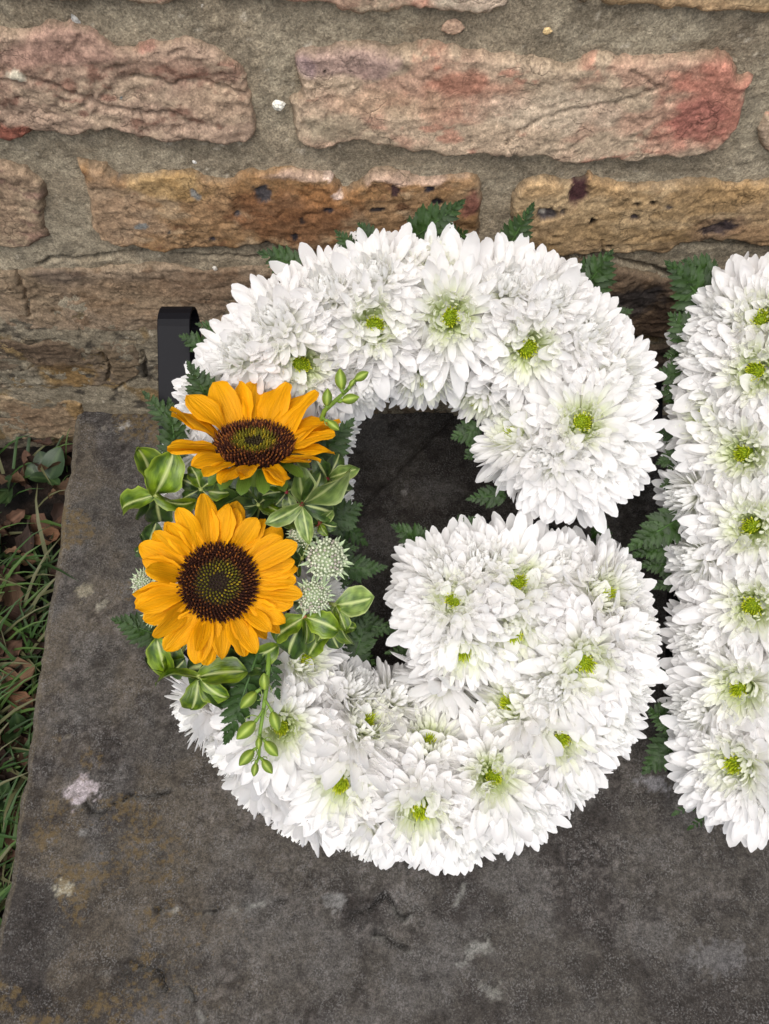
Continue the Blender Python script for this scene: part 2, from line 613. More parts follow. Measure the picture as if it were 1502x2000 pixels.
cracks = [  # polyline (photo pixels), half width m, depth m
    ([(75, 522), (95, 512), (150, 516), (200, 510), (250, 506), (300, 503)], .0013, .008), ([(335, 504), (400, 506), (500, 511), (560, 513)], .0008, .005),
    ([(31, 537), (48, 568), (54, 600), (56, 622)], .0010, .006), ([(55, 148), (110, 165), (200, 205), (270, 218), (350, 222)], .0012, .003), ([(265, 150), (330, 163), (400, 160), (440, 172), (480, 182)], .0009, .003),
    ([(985, 280), (1010, 255), (1060, 225), (1150, 205), (1240, 185), (1290, 165), (1230, 135)], .0007, .002), ([(1010, 507), (1100, 505), (1180, 508), (1260, 530), (1330, 548), (1380, 545)], .0016, .010),
    ([(1290, 506), (1330, 480), (1380, 485), (1480, 490)], .0012, .006), ([(105, 612), (150, 640), (170, 655)], .0008, .004), ([(200, 690), (215, 720), (210, 745)], .0012, .006), ([(280, 690), (286, 740), (310, 750)], .0014, .007),
    ([(1000, 667), (1120, 667), (1250, 668), (1400, 666)], .0018, .008), ([(225, 765), (260, 745), (300, 740)], .0014, .006), ([(0, 400), (0, 401)], .0005, 0), ([(0, 655), (60, 672), (130, 664)], .0008, .003),
    ([(1175, 470), (1180, 500)], .0007, .003), ([(790, 425), (800, 480)], .0006, .002), ([(880, 560), (1200, 600), (1240, 580)], .0006, .001)]
crack_w = [(wpx(p), a, b) for p, a, b in cracks]


def carve(X, Zc):
    Xq = X + .004 * (fbm(X * 150, Zc * 150, 51, 3) - .5)
    Zq = Zc + .004 * (fbm(X * 150, Zc * 150, 52, 3) - .5)
    d = np.zeros_like(X)
    for P, a, b in crack_w:
        xs = [p[0] for p in P]; zs = [p[1] for p in P]
        if max(xs) < X.min() - .02 or min(xs) > X.max() + .02 or max(zs) < Zc.min() - .02 or min(zs) > Zc.max() + .02: continue
        D = seg_dist(Xq, Zq, P)
        d = np.maximum(d, b * np.exp(-(D / a) ** 2))
    return d


# mortar: the body of the wall
xs = np.arange(-.44, .44, .0015)
zs = np.arange(-.075, .42, .0015)
X, Zc = np.meshgrid(xs, zs, indexing='ij')
low = sstep(.22, .08, Zc)                                   # lower courses are weathered nearly flush
Yd = WALL_Y + .0046 - .003 * low + (fbm(X * 28, Zc * 28, 61, 5) - .5) * .008 + (fbm(X * 240, Zc * 240, 62, 3, .6) - .5) * .0018 + carve(X, Zc)
foot = sstep(.05, .0, Zc) * sstep(.12, .2, np.abs(X) - 0 * X)
C = np.zeros(X.shape + (3,)) + lin(158, 143, 116, KW)
C = mixc(C, lin(140, 125, 100, KW), sstep(.45, .6, fbm(X * 25, Zc * 40, 63, 5, .55)))
C = mixc(C, lin(158, 140, 112, KW), sstep(.52, .66, fbm(X * 40, Zc * 60, 64, 4)) * .6)
C = mixc(C, lin(112, 101, 80, KW), low * .6)
C = mixc(C, lin(124, 92, 40, KW), low * sstep(.56, .66, fbm(X * 35, Zc * 35, 65, 4)) * .7)
C = mixc(C, lin(52, 46, 40, KW), sstep(.60, .68, fbm(X * 60, Zc * 90, 66, 4)) * (.25 + .55 * low))
C = mixc(C, lin(205, 190, 165, KW), sstep(.80, .86, vn(X * 420, Zc * 420, 67)) * sstep(.75, .82, vn(X * 190, Zc * 190, 68)) * .5)
mo = link('mortar', raw_mesh('mortar', np.stack([X, Yd, Zc], -1).reshape(-1, 3), grid_faces(len(xs), len(zs)), M_MORTAR, C.reshape(-1, 3)), wall)
mb = MB()
V = [(x, y, z) for x in (-1.6, 1.6) for y in (WALL_Y + .0135, WALL_Y + .25) for z in (-.12, 1.3)]
mb.add(V, [(0, 1, 5, 4), (2, 6, 7, 3), (0, 2, 3, 1), (4, 5, 7, 6), (1, 3, 7, 5), (0, 4, 6, 2)], lin(126, 110, 84, KW))
link('wall_core', mb.mesh('wall_core', M_MORTAR, False), wall)


def brick(poly, pal, seed, proud=.008, res=.0013, rough=1.0, patches=(), strata=.5, px=True, spots=()):
    rough *= .52
    proud *= .75
    P = wpx(poly) if px else poly
    a = np.array(P)
    lo, hi = a.min(0) - .005, a.max(0) + .005
    if px:
        lo, hi = np.maximum(lo, [-.46, -.08]), np.minimum(hi, [.46, .44])
    xs = np.arange(lo[0], hi[0] + res, res)
    zs = np.arange(lo[1], hi[1] + res, res)
    X, Z = np.meshgrid(xs, zs, indexing='ij')
    Xq = X + .008 * (fbm(X * 70, Z * 70, seed, 4, .6) - .5)
    Zq = Z + .008 * (fbm(X * 70, Z * 70, seed + 1, 4, .6) - .5)
    D = seg_dist(Xq, Zq, P, True)
    D = np.where(inside(Xq, Zq, P), D, -D)
    big = fbm(X * 16, Z * 22, seed + 2, 3)
    lay = fbm(X * 22 + big * 2, Z * 90 + big * 6, seed + 3, 4, .55)
    rid = fbm(X * 60, Z * 110, seed + 4, 4, .55, True)
    fine = fbm(X * 260, Z * 260, seed + 5, 3, .6)
    h = proud * np.clip(D / .0034, -1, 1) * np.where(D > 0, 1 - .4 * np.clip(D / .0034, 0, 1), 1) / .6
    h = np.where(D < 0, D * 2.2, h)
    inn = sstep(-.001, .005, D)
    h = h + inn * ((big - .5) * .0045 * rough + (lay - .5) * .0042 * strata * rough + (fbm(X * 130, Z * 150, seed + 12, 4, .6) - .5) * .0026 * rough + (rid - .6) * .0032 * rough - .0022 * sstep(.86, .97, fbm(X * 45 + big, Z * 80 + big * 3, seed + 11, 4, .6, True) * 1.12) * rough) + (fine - .5) * .0022 * rough
    cv = carve(X, Z) if px else 0 * X
    h = h - cv
    C = np.zeros(X.shape + (3,)) + lin(*pal[0], KW)
    C = mixc(C, lin(*pal[1], KW), sstep(.42, .62, fbm(X * 20 + big, Z * 34, seed + 6, 4)))
    C = mixc(C, lin(*pal[2], KW), sstep(.5, .66, fbm(X * 34, Z * 60, seed + 7, 5, .6)))
    C = mixc(C, lin(*pal[3], KW), sstep(.62, .74, fbm(X * 70, Z * 120, seed + 8, 4, .6)) * .8)
    C = mixc(C, lin(*pal[2], KW) * .55, sstep(.72, .9, rid) * .45 * strata)
    for (qx, qy, rx, ry, c, s) in patches:
        p = at_wall(qx, qy)
        sx = abs(at_wall(qx + rx, qy).x - p.x)
        sz = (at_wall(qx, qy - ry) - at_wall(qx, qy + ry)).length / 2
        d = np.hypot((Xq - p.x) / sx, (Zq - p.z) / sz) + (fbm(X * 90, Z * 90, seed + 9, 4) - .5) * 1.1
        C = mixc(C, lin(*c, KW), sstep(1.2, .6, d) * s)
    for (qx, qy, rx, ry, c, dep) in spots:
        p = at_wall(qx, qy)
        sx = abs(at_wall(qx + rx, qy).x - p.x)
        sz = (at_wall(qx, qy - ry) - at_wall(qx, qy + ry)).length / 2
        d = np.hypot((Xq - p.x) / sx, (Zq - p.z) / sz) + (fbm(X * 300, Z * 300, seed + 10, 3) - .5) * .8
        m = sstep(1.15, .8, d)
        C = mixc(C, lin(*c, KW), m)
        h = h - m * dep
    C = mixc(C, C * 0 + lin(118, 100, 76, KW), sstep(.004, -.001, D + (fine - .5) * .004) * .8)   # mortar smeared on the arris
    keep = (D > -.0045)
    kc = keep[:-1, :-1] | keep[1:, :-1] | keep[:-1, 1:] | keep[1:, 1:]
    V = np.stack([X, WALL_Y + .006 - h, Z], -1).reshape(-1, 3)
    F = grid_faces(len(xs), len(zs), kc)
    used = np.unique(F)
    re = np.zeros(len(V), int)
    re[used] = np.arange(len(used))
    return link('brick', raw_mesh('brick', V[used], re[F], M_BRICK, C.reshape(-1, 3)[used]), wall)


PINK = [(160, 130, 106), (152, 116, 94), (170, 142, 114), (128, 86, 68)]
BUFF = [(180, 152, 122), (172, 132, 106), (164, 140, 112), (182, 122, 96)]
ORNG = [(150, 112, 72), (138, 98, 56), (158, 128, 92), (112, 72, 44)]
GOLD = [(156, 124, 84), (142, 110, 68), (170, 140, 98), (112, 86, 56)]
BRWN = [(136, 113, 88), (122, 100, 77), (146, 124, 97), (106, 80, 56)]
DARK = [(106, 89, 69), (92, 76, 58), (118, 99, 74), (76, 60, 44)]
# top course
brick([(-160, -90), (370, -90), (388, -10), (386, 10), (300, 14), (200, 10), (90, 6), (60, -4), (-160, 0)], BUFF, 100)
brick([(404, -90), (985, -90), (988, 30), (930, 38), (880, 34), (800, 26), (760, 36), (700, 34), (640, 24), (560, 18), (520, 6), (410, 4)], BUFF, 110, patches=[(930, 10, 90, 30, (190, 172, 146), .6)])
brick([(1108, -20), (1150, -20), (1156, 8), (1140, 20), (1106, 16)], DARK, 118, .005)
brick([(1178, -90), (1660, -90), (1660, 22), (1560, 36), (1480, 30), (1420, 36), (1360, 22), (1300, 38), (1270, 22), (1200, 28), (1168, 16)], GOLD, 120, patches=[(1350, 15, 120, 25, (190, 150, 104), .6)])
# second course
brick([(-160, 62), (0, 58), (70, 54), (140, 50), (200, 72), (228, 96), (268, 92), (300, 84), (370, 78), (408, 94), (440, 116), (474, 126), (486, 160), (497, 190), (503, 240), (500, 270), (470, 283), (410, 284), (330, 280), (270, 275), (215, 257), (180, 266), (100, 262), (60, 260), (50, 274), (0, 278), (-160, 276)],
      PINK, 130, .010, rough=1.25, strata=1.0, patches=[(100, 90, 120, 40, (156, 116, 98), .7), (290, 92, 30, 8, (146, 92, 76), .7), (20, 255, 40, 14, (146, 66, 48), .8), (430, 200, 70, 40, (168, 138, 108), .5)], spots=[(30, 138, 16, 11, (190, 178, 152), -.001), (240, 195, 5, 3, (90, 120, 130), 0)])
brick([(572, 116), (600, 100), (640, 96), (700, 92), (760, 100), (860, 92), (960, 105), (1050, 113), (1082, 126), (1100, 136), (1132, 120), (1165, 104), (1200, 115), (1240, 121), (1300, 113), (1400, 112), (1440, 130), (1445, 150), (1482, 152), (1462, 185), (1455, 230), (1440, 265), (1400, 298), (1330, 312), (1250, 314), (1100, 318), (1000, 308), (900, 308), (810, 300), (770, 286), (700, 278), (640, 290), (590, 286), (575, 270), (568, 200), (585, 180), (570, 150)],
      BUFF, 140, .011, rough=.9, strata=.55, patches=[(1395, 190, 100, 90, (168, 98, 78), .85), (1370, 215, 60, 50, (158, 86, 76), .5), (900, 190, 130, 45, (176, 122, 96), .75), (900, 160, 60, 22, (150, 88, 66), .6), (680, 120, 110, 26, (152, 116, 112), .6), (590, 130, 22, 18, (132, 106, 110), .6), (760, 200, 120, 30, (190, 156, 120), .5), (660, 245, 70, 28, (150, 136, 108), .7), (1080, 215, 150, 40, (186, 164, 136), .6)],
      spots=[(853, 123, 7, 6, (176, 110, 84), -.0012), (630, 137, 3, 3, (60, 48, 40), .002)])
brick([(1496, 225), (1700, 200), (1700, 312), (1520, 318), (1488, 290), (1478, 260)], BUFF, 150)
# third course
brick([(-160, 320), (18, 320), (48, 330), (84, 365), (89, 388), (80, 400), (90, 440), (96, 464), (60, 486), (0, 488), (-160, 488)], [(148, 120, 92), (138, 104, 84), (156, 130, 100), (118, 86, 72)], 160)
brick([(148, 326), (200, 325), (215, 345), (240, 352), (300, 340), (370, 336), (400, 350), (450, 350), (490, 336), (540, 330), (600, 336), (648, 342), (670, 372), (700, 362), (722, 342), (770, 340), (820, 346), (880, 340), (930, 352), (942, 400), (936, 450), (930, 486), (860, 495), (700, 500), (600, 490), (500, 484), (400, 490), (330, 497), (240, 486), (190, 470), (180, 440), (166, 390)],
      ORNG, 170, .009, rough=1.0, strata=.6, patches=[(220, 420, 90, 70, (156, 126, 96), .7), (330, 360, 90, 26, (160, 122, 62), .6), (580, 420, 130, 60, (120, 74, 40), .85), (640, 380, 70, 26, (150, 94, 44), .7), (880, 400, 60, 40, (150, 110, 66), .6), (920, 400, 22, 26, (120, 66, 58), .8), (600, 345, 80, 10, (190, 156, 132), .7), (800, 348, 120, 9, (196, 160, 136), .7)],
      spots=[(510, 376, 20, 17, (66, 60, 60), .001), (232, 349, 16, 5, (60, 56, 60), .001), (276, 440, 9, 6, (120, 118, 112), 0), (640, 410, 10, 6, (46, 40, 44), .001), (385, 380, 8, 9, (130, 126, 118), 0), (645, 345, 12, 8, (214, 180, 158), 0), (660, 378, 12, 6, (206, 172, 150), 0), (465, 415, 5, 4, (70, 62, 60), .001), (575, 462, 5, 5, (50, 44, 48), .001), (730, 408, 14, 6, (54, 46, 44), .001), (775, 370, 9, 12, (70, 46, 44), .001), (838, 365, 10, 7, (48, 44, 50), .001), (856, 392, 10, 8, (46, 42, 46), .001), (520, 480, 9, 8, (48, 44, 46), .001), (410, 463, 6, 5, (56, 52, 56), .001), (590, 432, 5, 7, (60, 44, 36), .001), (330, 450, 4, 4, (80, 70, 60), 0)])
brick([(1000, 382), (1024, 360), (1060, 352), (1100, 358), (1150, 346), (1200, 360), (1250, 361), (1350, 358), (1400, 352), (1440, 358), (1700, 364), (1700, 490), (1480, 486), (1430, 472), (1340, 478), (1300, 498), (1200, 497), (1100, 500), (1040, 496), (1008, 480), (998, 440)],
      GOLD, 180, .009, rough=1.0, strata=.35, patches=[(1060, 370, 60, 14, (182, 142, 92), .7), (1180, 370, 60, 16, (176, 136, 86), .7), (1450, 375, 90, 22, (170, 130, 78), .6), (1400, 445, 60, 28, (104, 76, 60), .6), (1200, 430, 180, 50, (160, 128, 84), .5), (1480, 460, 70, 30, (150, 112, 74), .6)],
      spots=[(1128, 372, 20, 26, (70, 40, 40), .003), (1074, 414, 24, 15, (80, 72, 70), .003), (1066, 412, 10, 6, (176, 166, 150), .001), (1157, 436, 6, 6, (44, 34, 26), .004), (1246, 400, 6, 4, (50, 38, 28), .003), (1283, 398, 5, 5, (50, 38, 28), .003), (1245, 421, 8, 5, (60, 50, 50), .002), (1310, 400, 5, 4, (70, 60, 56), .001), (1415, 440, 20, 12, (62, 50, 50), .001), (1390, 450, 30, 8, (70, 56, 52), .001), (1186, 478, 6, 4, (40, 30, 24), .003), (1000, 383, 4, 4, (60, 52, 60), .001), (1445, 346, 9, 8, (164, 100, 70), -.001), (1150, 348, 8, 6, (190, 140, 84), -.001)])
# fourth course
brick([(-160, 538), (0, 532), (50, 534), (120, 524), (220, 528), (300, 524), (420, 526), (520, 524), (600, 530), (600, 648), (420, 652), (310, 652), (220, 653), (100, 650), (0, 648), (-160, 648)],
      BRWN, 190, .0065, rough=.9, strata=.6, patches=[(250, 590, 130, 40, (138, 108, 76), .5), (60, 580, 60, 50, (118, 96, 68), .5), (120, 540, 60, 16, (84, 70, 60), .6), (400, 560, 90, 40, (126, 96, 70), .5)])
brick([(630, 530), (960, 520), (1000, 514), (1000, 655), (640, 655)], BRWN, 200, .006)
brick([(1025, 516), (1100, 512), (1180, 514), (1260, 536), (1330, 556), (1400, 552), (1700, 545), (1700, 662), (1250, 660), (1030, 662)], [(104, 82, 60), (92, 72, 54), (122, 96, 70), (70, 54, 42)], 210, .0085, rough=1.5, strata=.9,
      patches=[(1240, 590, 60, 34, (48, 44, 44), .9), (1180, 545, 90, 24, (110, 88, 66), .6), (1290, 630, 70, 26, (84, 62, 46), .6)])
# fifth course
brick([(-160, 664), (0, 660), (60, 674), (150, 664), (200, 664), (262, 672), (282, 700), (280, 730), (252, 754), (180, 760), (100, 760), (0, 764), (-160, 764)], DARK, 220, .007, rough=1.3, strata=.8,
      patches=[(40, 740, 60, 22, (120, 112, 92), .7), (130, 735, 60, 20, (122, 88, 36), .7), (90, 690, 90, 26, (84, 64, 46), .6), (230, 715, 40, 30, (106, 86, 60), .6)])
brick([(292, 694), (330, 690), (420, 690), (420, 760), (310, 748), (288, 735)], DARK, 230, .005)
brick([(460, 670), (880, 668), (880, 760), (470, 762)], DARK, 240, .006)
brick([(930, 676), (1190, 676), (1190, 765), (930, 766)], DARK, 250, .006)
brick([(1225, 676), (1700, 674), (1700, 762), (1230, 764)], [(84, 68, 54), (70, 58, 46), (94, 76, 58), (56, 46, 38)], 260, .0085, strata=.9)
# sixth course, at slab level
brick([(-160, 778), (0, 776), (90, 780), (160, 792), (172, 815), (160, 846), (140, 858), (60, 862), (-160, 868)], [(126, 102, 74), (110, 92, 66), (134, 112, 82), (92, 70, 46)], 270, .007, rough=1.1, strata=.7, patches=[(60, 815, 60, 26, (120, 92, 66), .5), (150, 800, 22, 20, (132, 98, 46), .6)])
brick([(200, 782), (620, 774), (620, 860), (200, 864)], DARK, 280, .004)
brick([(650, 776), (1080, 776), (1080, 862), (650, 862)], DARK, 290, .005)
brick([(1110, 776), (1600, 776), (1600, 862), (1110, 862)], DARK, 300, .006)
# the courses that run on outside the picture
rr = random.Random(5)
Zs = [(-.05, .012), (.029, .092), (.109, .172), (.19, .252), (.271, .333), (.36, .43)] + [(.445 + .081 * k, .507 + .081 * k) for k in range(10)]
pals = [PINK, BUFF, ORNG, GOLD, BRWN]
for r, (z0, z1) in enumerate(Zs):
    x = -1.5 + (r % 2) * .13
    while x < 1.4:
        x1 = x + .235 + rr.uniform(-.01, .015)
        if z0 > .435 or x1 < -.45 or x > .45:
            j = lambda: rr.uniform(-.004, .004)
            poly = [(x + j(), z0 + j()), (x + .08, z0 + j()), (x + .16, z0 + j()), (x1 + j(), z0 + j()), (x1 + j(), z1 + j()), (x + .16, z1 + j()), (x + .08, z1 + j()), (x + j(), z1 + j())]
            brick(poly, pals[rr.randrange(5)] if r > 2 else DARK, 400 + r * 40 + int(x * 10), .008, .008, px=False)
        x = x1 + .024


def chip(pos, size, nrm, col, seed, mat, parent=None, name='stone_chip'):
    rs = np.random.RandomState(seed)
    n, mlat = 9, 5
    V, F = [], []
    for i in range(mlat + 1):
        th = math.pi / 2 * i / mlat
        for k in range(n):
            a = 2 * math.pi * k / n
            rad = math.cos(th) * (1 + .35 * (rs.rand() - .5))
            V.append((size[0] * rad * math.cos(a), size[1] * rad * math.sin(a), size[2] * (math.sin(th) + .2 * rs.rand() - .3)))
    for i in range(mlat):
        for k in range(n):
            F.append((i * n + k, i * n + (k + 1) % n, (i + 1) * n + (k + 1) % n, (i + 1) * n + k))
    me = raw_mesh(name, V, F, mat, np.tile(col, (len(V), 1)), False)
    return link(name, me, parent, frame_z(pos, nrm))


chip(at_wall(544, 204, WALL_Y + .003), (.0042, .0034, .003), (0, -1, 0), lin(232, 226, 208, KW), 3, M_BRICK, wall, 'white_stone_chip')
chip(at_wall(395, 8, WALL_Y + .004), (.003, .004, .002), (0, -1, 0), lin(214, 200, 180, KW), 4, M_BRICK, wall, 'white_stone_chip')
chip(at_wall(150, 42, WALL_Y + .004), (.003, .004, .0015), (0, -1, 0), lin(170, 166, 158, KW), 5, M_BRICK, wall, 'pale_stone_chip')
chip(at_wall(1068, 60, WALL_Y + .004), (.0028, .002, .002), (0, -1, 0), lin(214, 178, 116, KW), 6, M_BRICK, wall, 'pale_stone_chip')
chip(at_wall(884, 54, WALL_Y + .004), (.006, .004, .002), (0, -1, 0), lin(176, 140, 112, KW), 7, M_BRICK, wall, 'brick_fragment')
chip(at_wall(380, 316, WALL_Y + .004), (.0014, .0014, .0012), (0, -1, 0), lin(225, 220, 210, KW), 8, M_BRICK, wall, 'white_stone_chip')
chip(at_wall(420, 524, WALL_Y + .002), (.0018, .0024, .0015), (0, -1, 0), lin(205, 195, 180, KW), 9, M_BRICK, wall, 'white_stone_chip')

# ------------------------------------------------------------------ letter bodies
def to_xs(p):
    q = p - O
    return np.array([q.x, q.dot(ES)])


def smooth_path(pts, e, step=.004):
    P = [to_xs(at_letter(px, py, e, False)) for px, py in pts]
    P = [2 * P[0] - P[1]] + P + [2 * P[-1] - P[-2]]
    out = []
    for i in range(1, len(P) - 2):
        L = np.linalg.norm(P[i + 1] - P[i])
        n = max(2, int(L / step))
        for k in range(n):
            t = k / n
            out.append(.5 * (2 * P[i] + (P[i + 1] - P[i - 1]) * t + (2 * P[i - 1] - 5 * P[i] + 4 * P[i + 1] - P[i + 2]) * t * t + (3 * P[i] - P[i - 1] - 3 * P[i + 1] + P[i + 2]) * t ** 3))
    out.append(P[-2])
    return np.array(out)


def loc(x, s, e): return O + Vector((x, 0, 0)) + ES * s + EN * e


def sweep(path, prof, name, mat):
    """prof: list of (across, e) points of an open ring, closed end to end; ends capped"""
    V, F = [], []
    n = len(prof)
    T = np.gradient(path, axis=0)
    T /= np.linalg.norm(T, axis=1)[:, None]
    for p, t in zip(path, T):
        for a, e in prof:
            V.append(loc(p[0] - t[1] * a, p[1] + t[0] * a, e))
    for i in range(len(path) - 1):
        for k in range(n):
            F.append((i * n + k, i * n + (k + 1) % n, (i + 1) * n + (k + 1) % n, (i + 1) * n + k))
    F.append(tuple(range(n))[::-1])
    F.append(tuple((len(path) - 1) * n + k for k in range(n)))
    return raw_mesh(name, V, F, mat, None, False)


G_PX = [(1110, 905), (1140, 800), (1090, 695), (985, 632), (865, 603), (735, 615), (610, 670), (520, 760), (485, 900), (480, 1090), (500, 1270), (575, 1410), (700, 1500), (850, 1535), (985, 1490), (1090, 1390), (1120, 1270), (1085, 1185), (980, 1165), (900, 1195)]
I_PX = [(1520, 590), (1505, 800), (1500, 1050), (1490, 1300), (1490, 1560)]
EM = .052
G_PATH = smooth_path(G_PX, EM)
I_PATH = smooth_path(I_PX, EM)
TRAY = [(-.046, .0), (-.048, .014), (-.045, .014), (-.044, .004), (.044, .004), (.045, .014), (.048, .014), (.046, .0)]
FOAM = [(-.040, .005)] + [(-.040 * math.cos(math.pi * k / 10), .016 + .030 * math.sin(math.pi * k / 10)) for k in range(11)] + [(.040, .005)]


def letter_body(path, label):
    r = thing('letter_base', Matrix.Identity(4), label, 'floral frame')
    link('tray', sweep(path, TRAY, 'tray', M_BLACK), r)
    link('flower_foam', sweep(path, FOAM, 'flower_foam', M_FOAM), r)
    return r


def strap(root, x0, s_low, s_top, e_front, e_back, wid=.022, th=.0022):
    """flat plastic bar that runs up the back and folds over at the top"""
    c = []
    rad = (e_front - e_back) / 2
    for s in np.linspace(s_low, s_top - rad, 6): c.append((s, e_front))
    for k in range(1, 10):
        a = math.pi * k / 10
        c.append((s_top - rad + rad * math.sin(a), (e_front + e_back) / 2 + rad * math.cos(a)))
    for s in np.linspace(s_top - rad, s_low, 6): c.append((s, e_back))
    c = np.array(c)
    T = np.gradient(c, axis=0)
    T /= np.linalg.norm(T, axis=1)[:, None]
    V, F = [], []
    for (s, e), t in zip(c, T):
        for xo, d in ((-wid / 2, 0), (-wid / 2, th), (wid / 2, th), (wid / 2, 0)):
            V.append(loc(x0 + xo, s + t[1] * d, e - t[0] * d))
    for i in range(len(c) - 1):
        for k in range(4):
            F.append((i * 4 + k, i * 4 + (k + 1) % 4, (i + 1) * 4 + (k + 1) % 4, (i + 1) * 4 + k))
    F += [(3, 2, 1, 0), tuple(len(V) - 4 + k for k in range(4))]
    o = link('stand_strap', raw_mesh('stand_strap', V, F, M_BLACK), root)
    md = o.modifiers.new('bevel', 'BEVEL')
    md.width = .0006
    md.segments = 2
    md.limit_method = 'ANGLE'
    o.data.polygons.foreach_set('use_smooth', [False] * len(o.data.polygons))


gb = letter_body(G_PATH, 'black plastic tray under the G of white flowers with folded strap at upper left')
ib = letter_body(I_PATH, 'black plastic tray and foam under the upright white flower letter at right edge')
t0, t1 = to_xs(at_letter(342, 605, .03)), to_xs(at_letter(342, 1290, .01))
strap(gb, to_xs(at_letter(344, 680, .03))[0], t1[1], t0[1] + .004, .036, .004)
t2 = to_xs(at_letter(1292, 735, .02))
strap(gb, t2[0] - .012, t2[1] - .03, t2[1], .016, .002, .03)

# ------------------------------------------------------------------ petals
WHITE = np.array([.92, .908, .898])


def petal_mesh(name, seed, curl, cup, W, col_base, mat, nl=8, nw=4, tipk=.06, twist=.0, shape=None, notch=0, wave=.0, col_tip=None, colf=None, ridges=0.0, ruffle=0.0):
    rs = np.random.RandomState(seed)
    ts = 1 - (1 - np.linspace(0, 1, nl)) ** 1.35
    kt, kw = shape or ([0, .2, .45, .68, .84, .92, .97, 1], [.42, .62, .88, 1.0, .90, .68, .42, tipk])
    V, C, U = [], [], []
    tw = twist * (rs.rand() - .5) * 2
    sk = (rs.rand() - .5) * .12
    ph = rs.rand() * 6
    ang = 0
    x = z = 0
    for i, t in enumerate(ts):
        if i:
            ds = t - ts[i - 1]
            a = curl[0] + curl[1] * t + curl[2] * t * t
            x += ds * math.cos(a)
            z += ds * math.sin(a)
        hw = W * np.interp(t, kt, kw) * (1 + .06 * (rs.rand() - .5)) * (1 + ruffle * math.sin(t * 19 + ph))
        for j in range(nw + 1):
            v = -1 + 2 * j / nw
            y = v * hw
            zz = cup * (v * v - .3) * hw * (1 - .5 * t) + wave * math.sin(t * 8 + ph + 1.5 * v) * abs(v) + ridges * math.cos(v * 3.2 * math.pi) * hw
            tx = -abs(v) ** 2 * .0
            c, s_ = math.cos(tw * t), math.sin(tw * t)
            V.append((x + tx, y * c - zz * s_ + sk * t * t, z + y * s_ + zz * c))
            U.append((t, v + seed))
            if colf: C.append(colf(t, v))
            else:
                k = sstep(.0, .75, np.array(t))
                C.append(np.asarray(col_base) * (1 - k) + np.asarray(col_tip if col_tip is not None else WHITE) * k)
    return raw_mesh(name, V, [tuple(int(q) for q in f) for f in grid_faces(nl, nw + 1)], mat, np.array(C), True, np.array(U))


PALE = np.array([.81, .845, .60])
P_IN = [petal_mesh('petal', k, (.15, -.2, .35), .5 + .2 * (k % 3), .084, PALE, M_PETAL, twist=.5, tipk=.16) for k in range(5)]
P_MID = [petal_mesh('petal', 10 + k, (.16, -.4 + .15 * (k % 3), .4), .4 + .25 * (k % 3), .106, PALE * .4 + WHITE * .6, M_PETAL, twist=.5, tipk=.13) for k in range(7)]
P_OUT = [petal_mesh('petal', 20 + k, (.10, -.40 + .2 * (k % 4), .3), .35 + .25 * (k % 3), .119, WHITE, M_PETAL, twist=.6, wave=.006, tipk=.12) for k in range(8)]
GA = math.pi * (3 - math.sqrt(5))


def pm(a, phi, L, base_r=.0, roll=0.0, up=0.0):
    d = Vector((math.sin(phi) * math.cos(a), math.sin(phi) * math.sin(a), math.cos(phi)))
    nrm = Vector((-math.cos(phi) * math.cos(a), -math.cos(phi) * math.sin(a), math.sin(phi)))
    if roll: nrm = Matrix.Rotation(roll, 3, d) @ nrm
    m = frame((base_r * math.cos(a), base_r * math.sin(a), up), d, nrm)
    return m @ Matrix.Scale(L, 4)


def inner_mesh(seed, closed=False):
    """crowded narrow inner florets of a chrysanthemum, unit radius"""
    rs = random.Random(seed)
    mb = MB()
    src = [petal_mesh('tmp', 40 + seed * 7 + k, (.15, -.1, .5 if k % 2 else 1.1), 1.0, .066, (.80, .83, .60) if closed else (.58, .68, .14), None, nl=6, nw=2, col_tip=(.905, .90, .88) if closed else (.885, .89, .80), tipk=.35) for k in range(4)]
    dat = []
    for me in src:
        dat.append(([v.co.copy() for v in me.vertices], [tuple(p.vertices) for p in me.polygons], [tuple(c.color)[:3] for c in me.color_attributes['col'].data]))
        bpy.data.meshes.remove(me)
    n = 120 if closed else 104
    for i in range(n):
        f = (i + .5) / n
        V, F, Cc = dat[rs.randrange(4)]
        phi = R_(4 + 56 * f ** .75 if closed else 30 + 30 * f ** .8) + rs.uniform(-.09, .09)
        L = (.46 + .16 * f if closed else .25 + .38 * f) + rs.uniform(-.05, .05)
        m = pm(i * GA + rs.uniform(-.2, .2), phi, L, .04 if closed else .09, rs.uniform(-.3, .3), .05)
        k = 1 if closed else min(1, .35 + f * 1.3)
        c = np.array(Cc) * k + np.array(Cc) * (1 - k) * np.array([.85, .95, .5])
        mb.add([m @ v for v in V], F, c)
    return mb.mesh('inner_florets', M_FLORET)


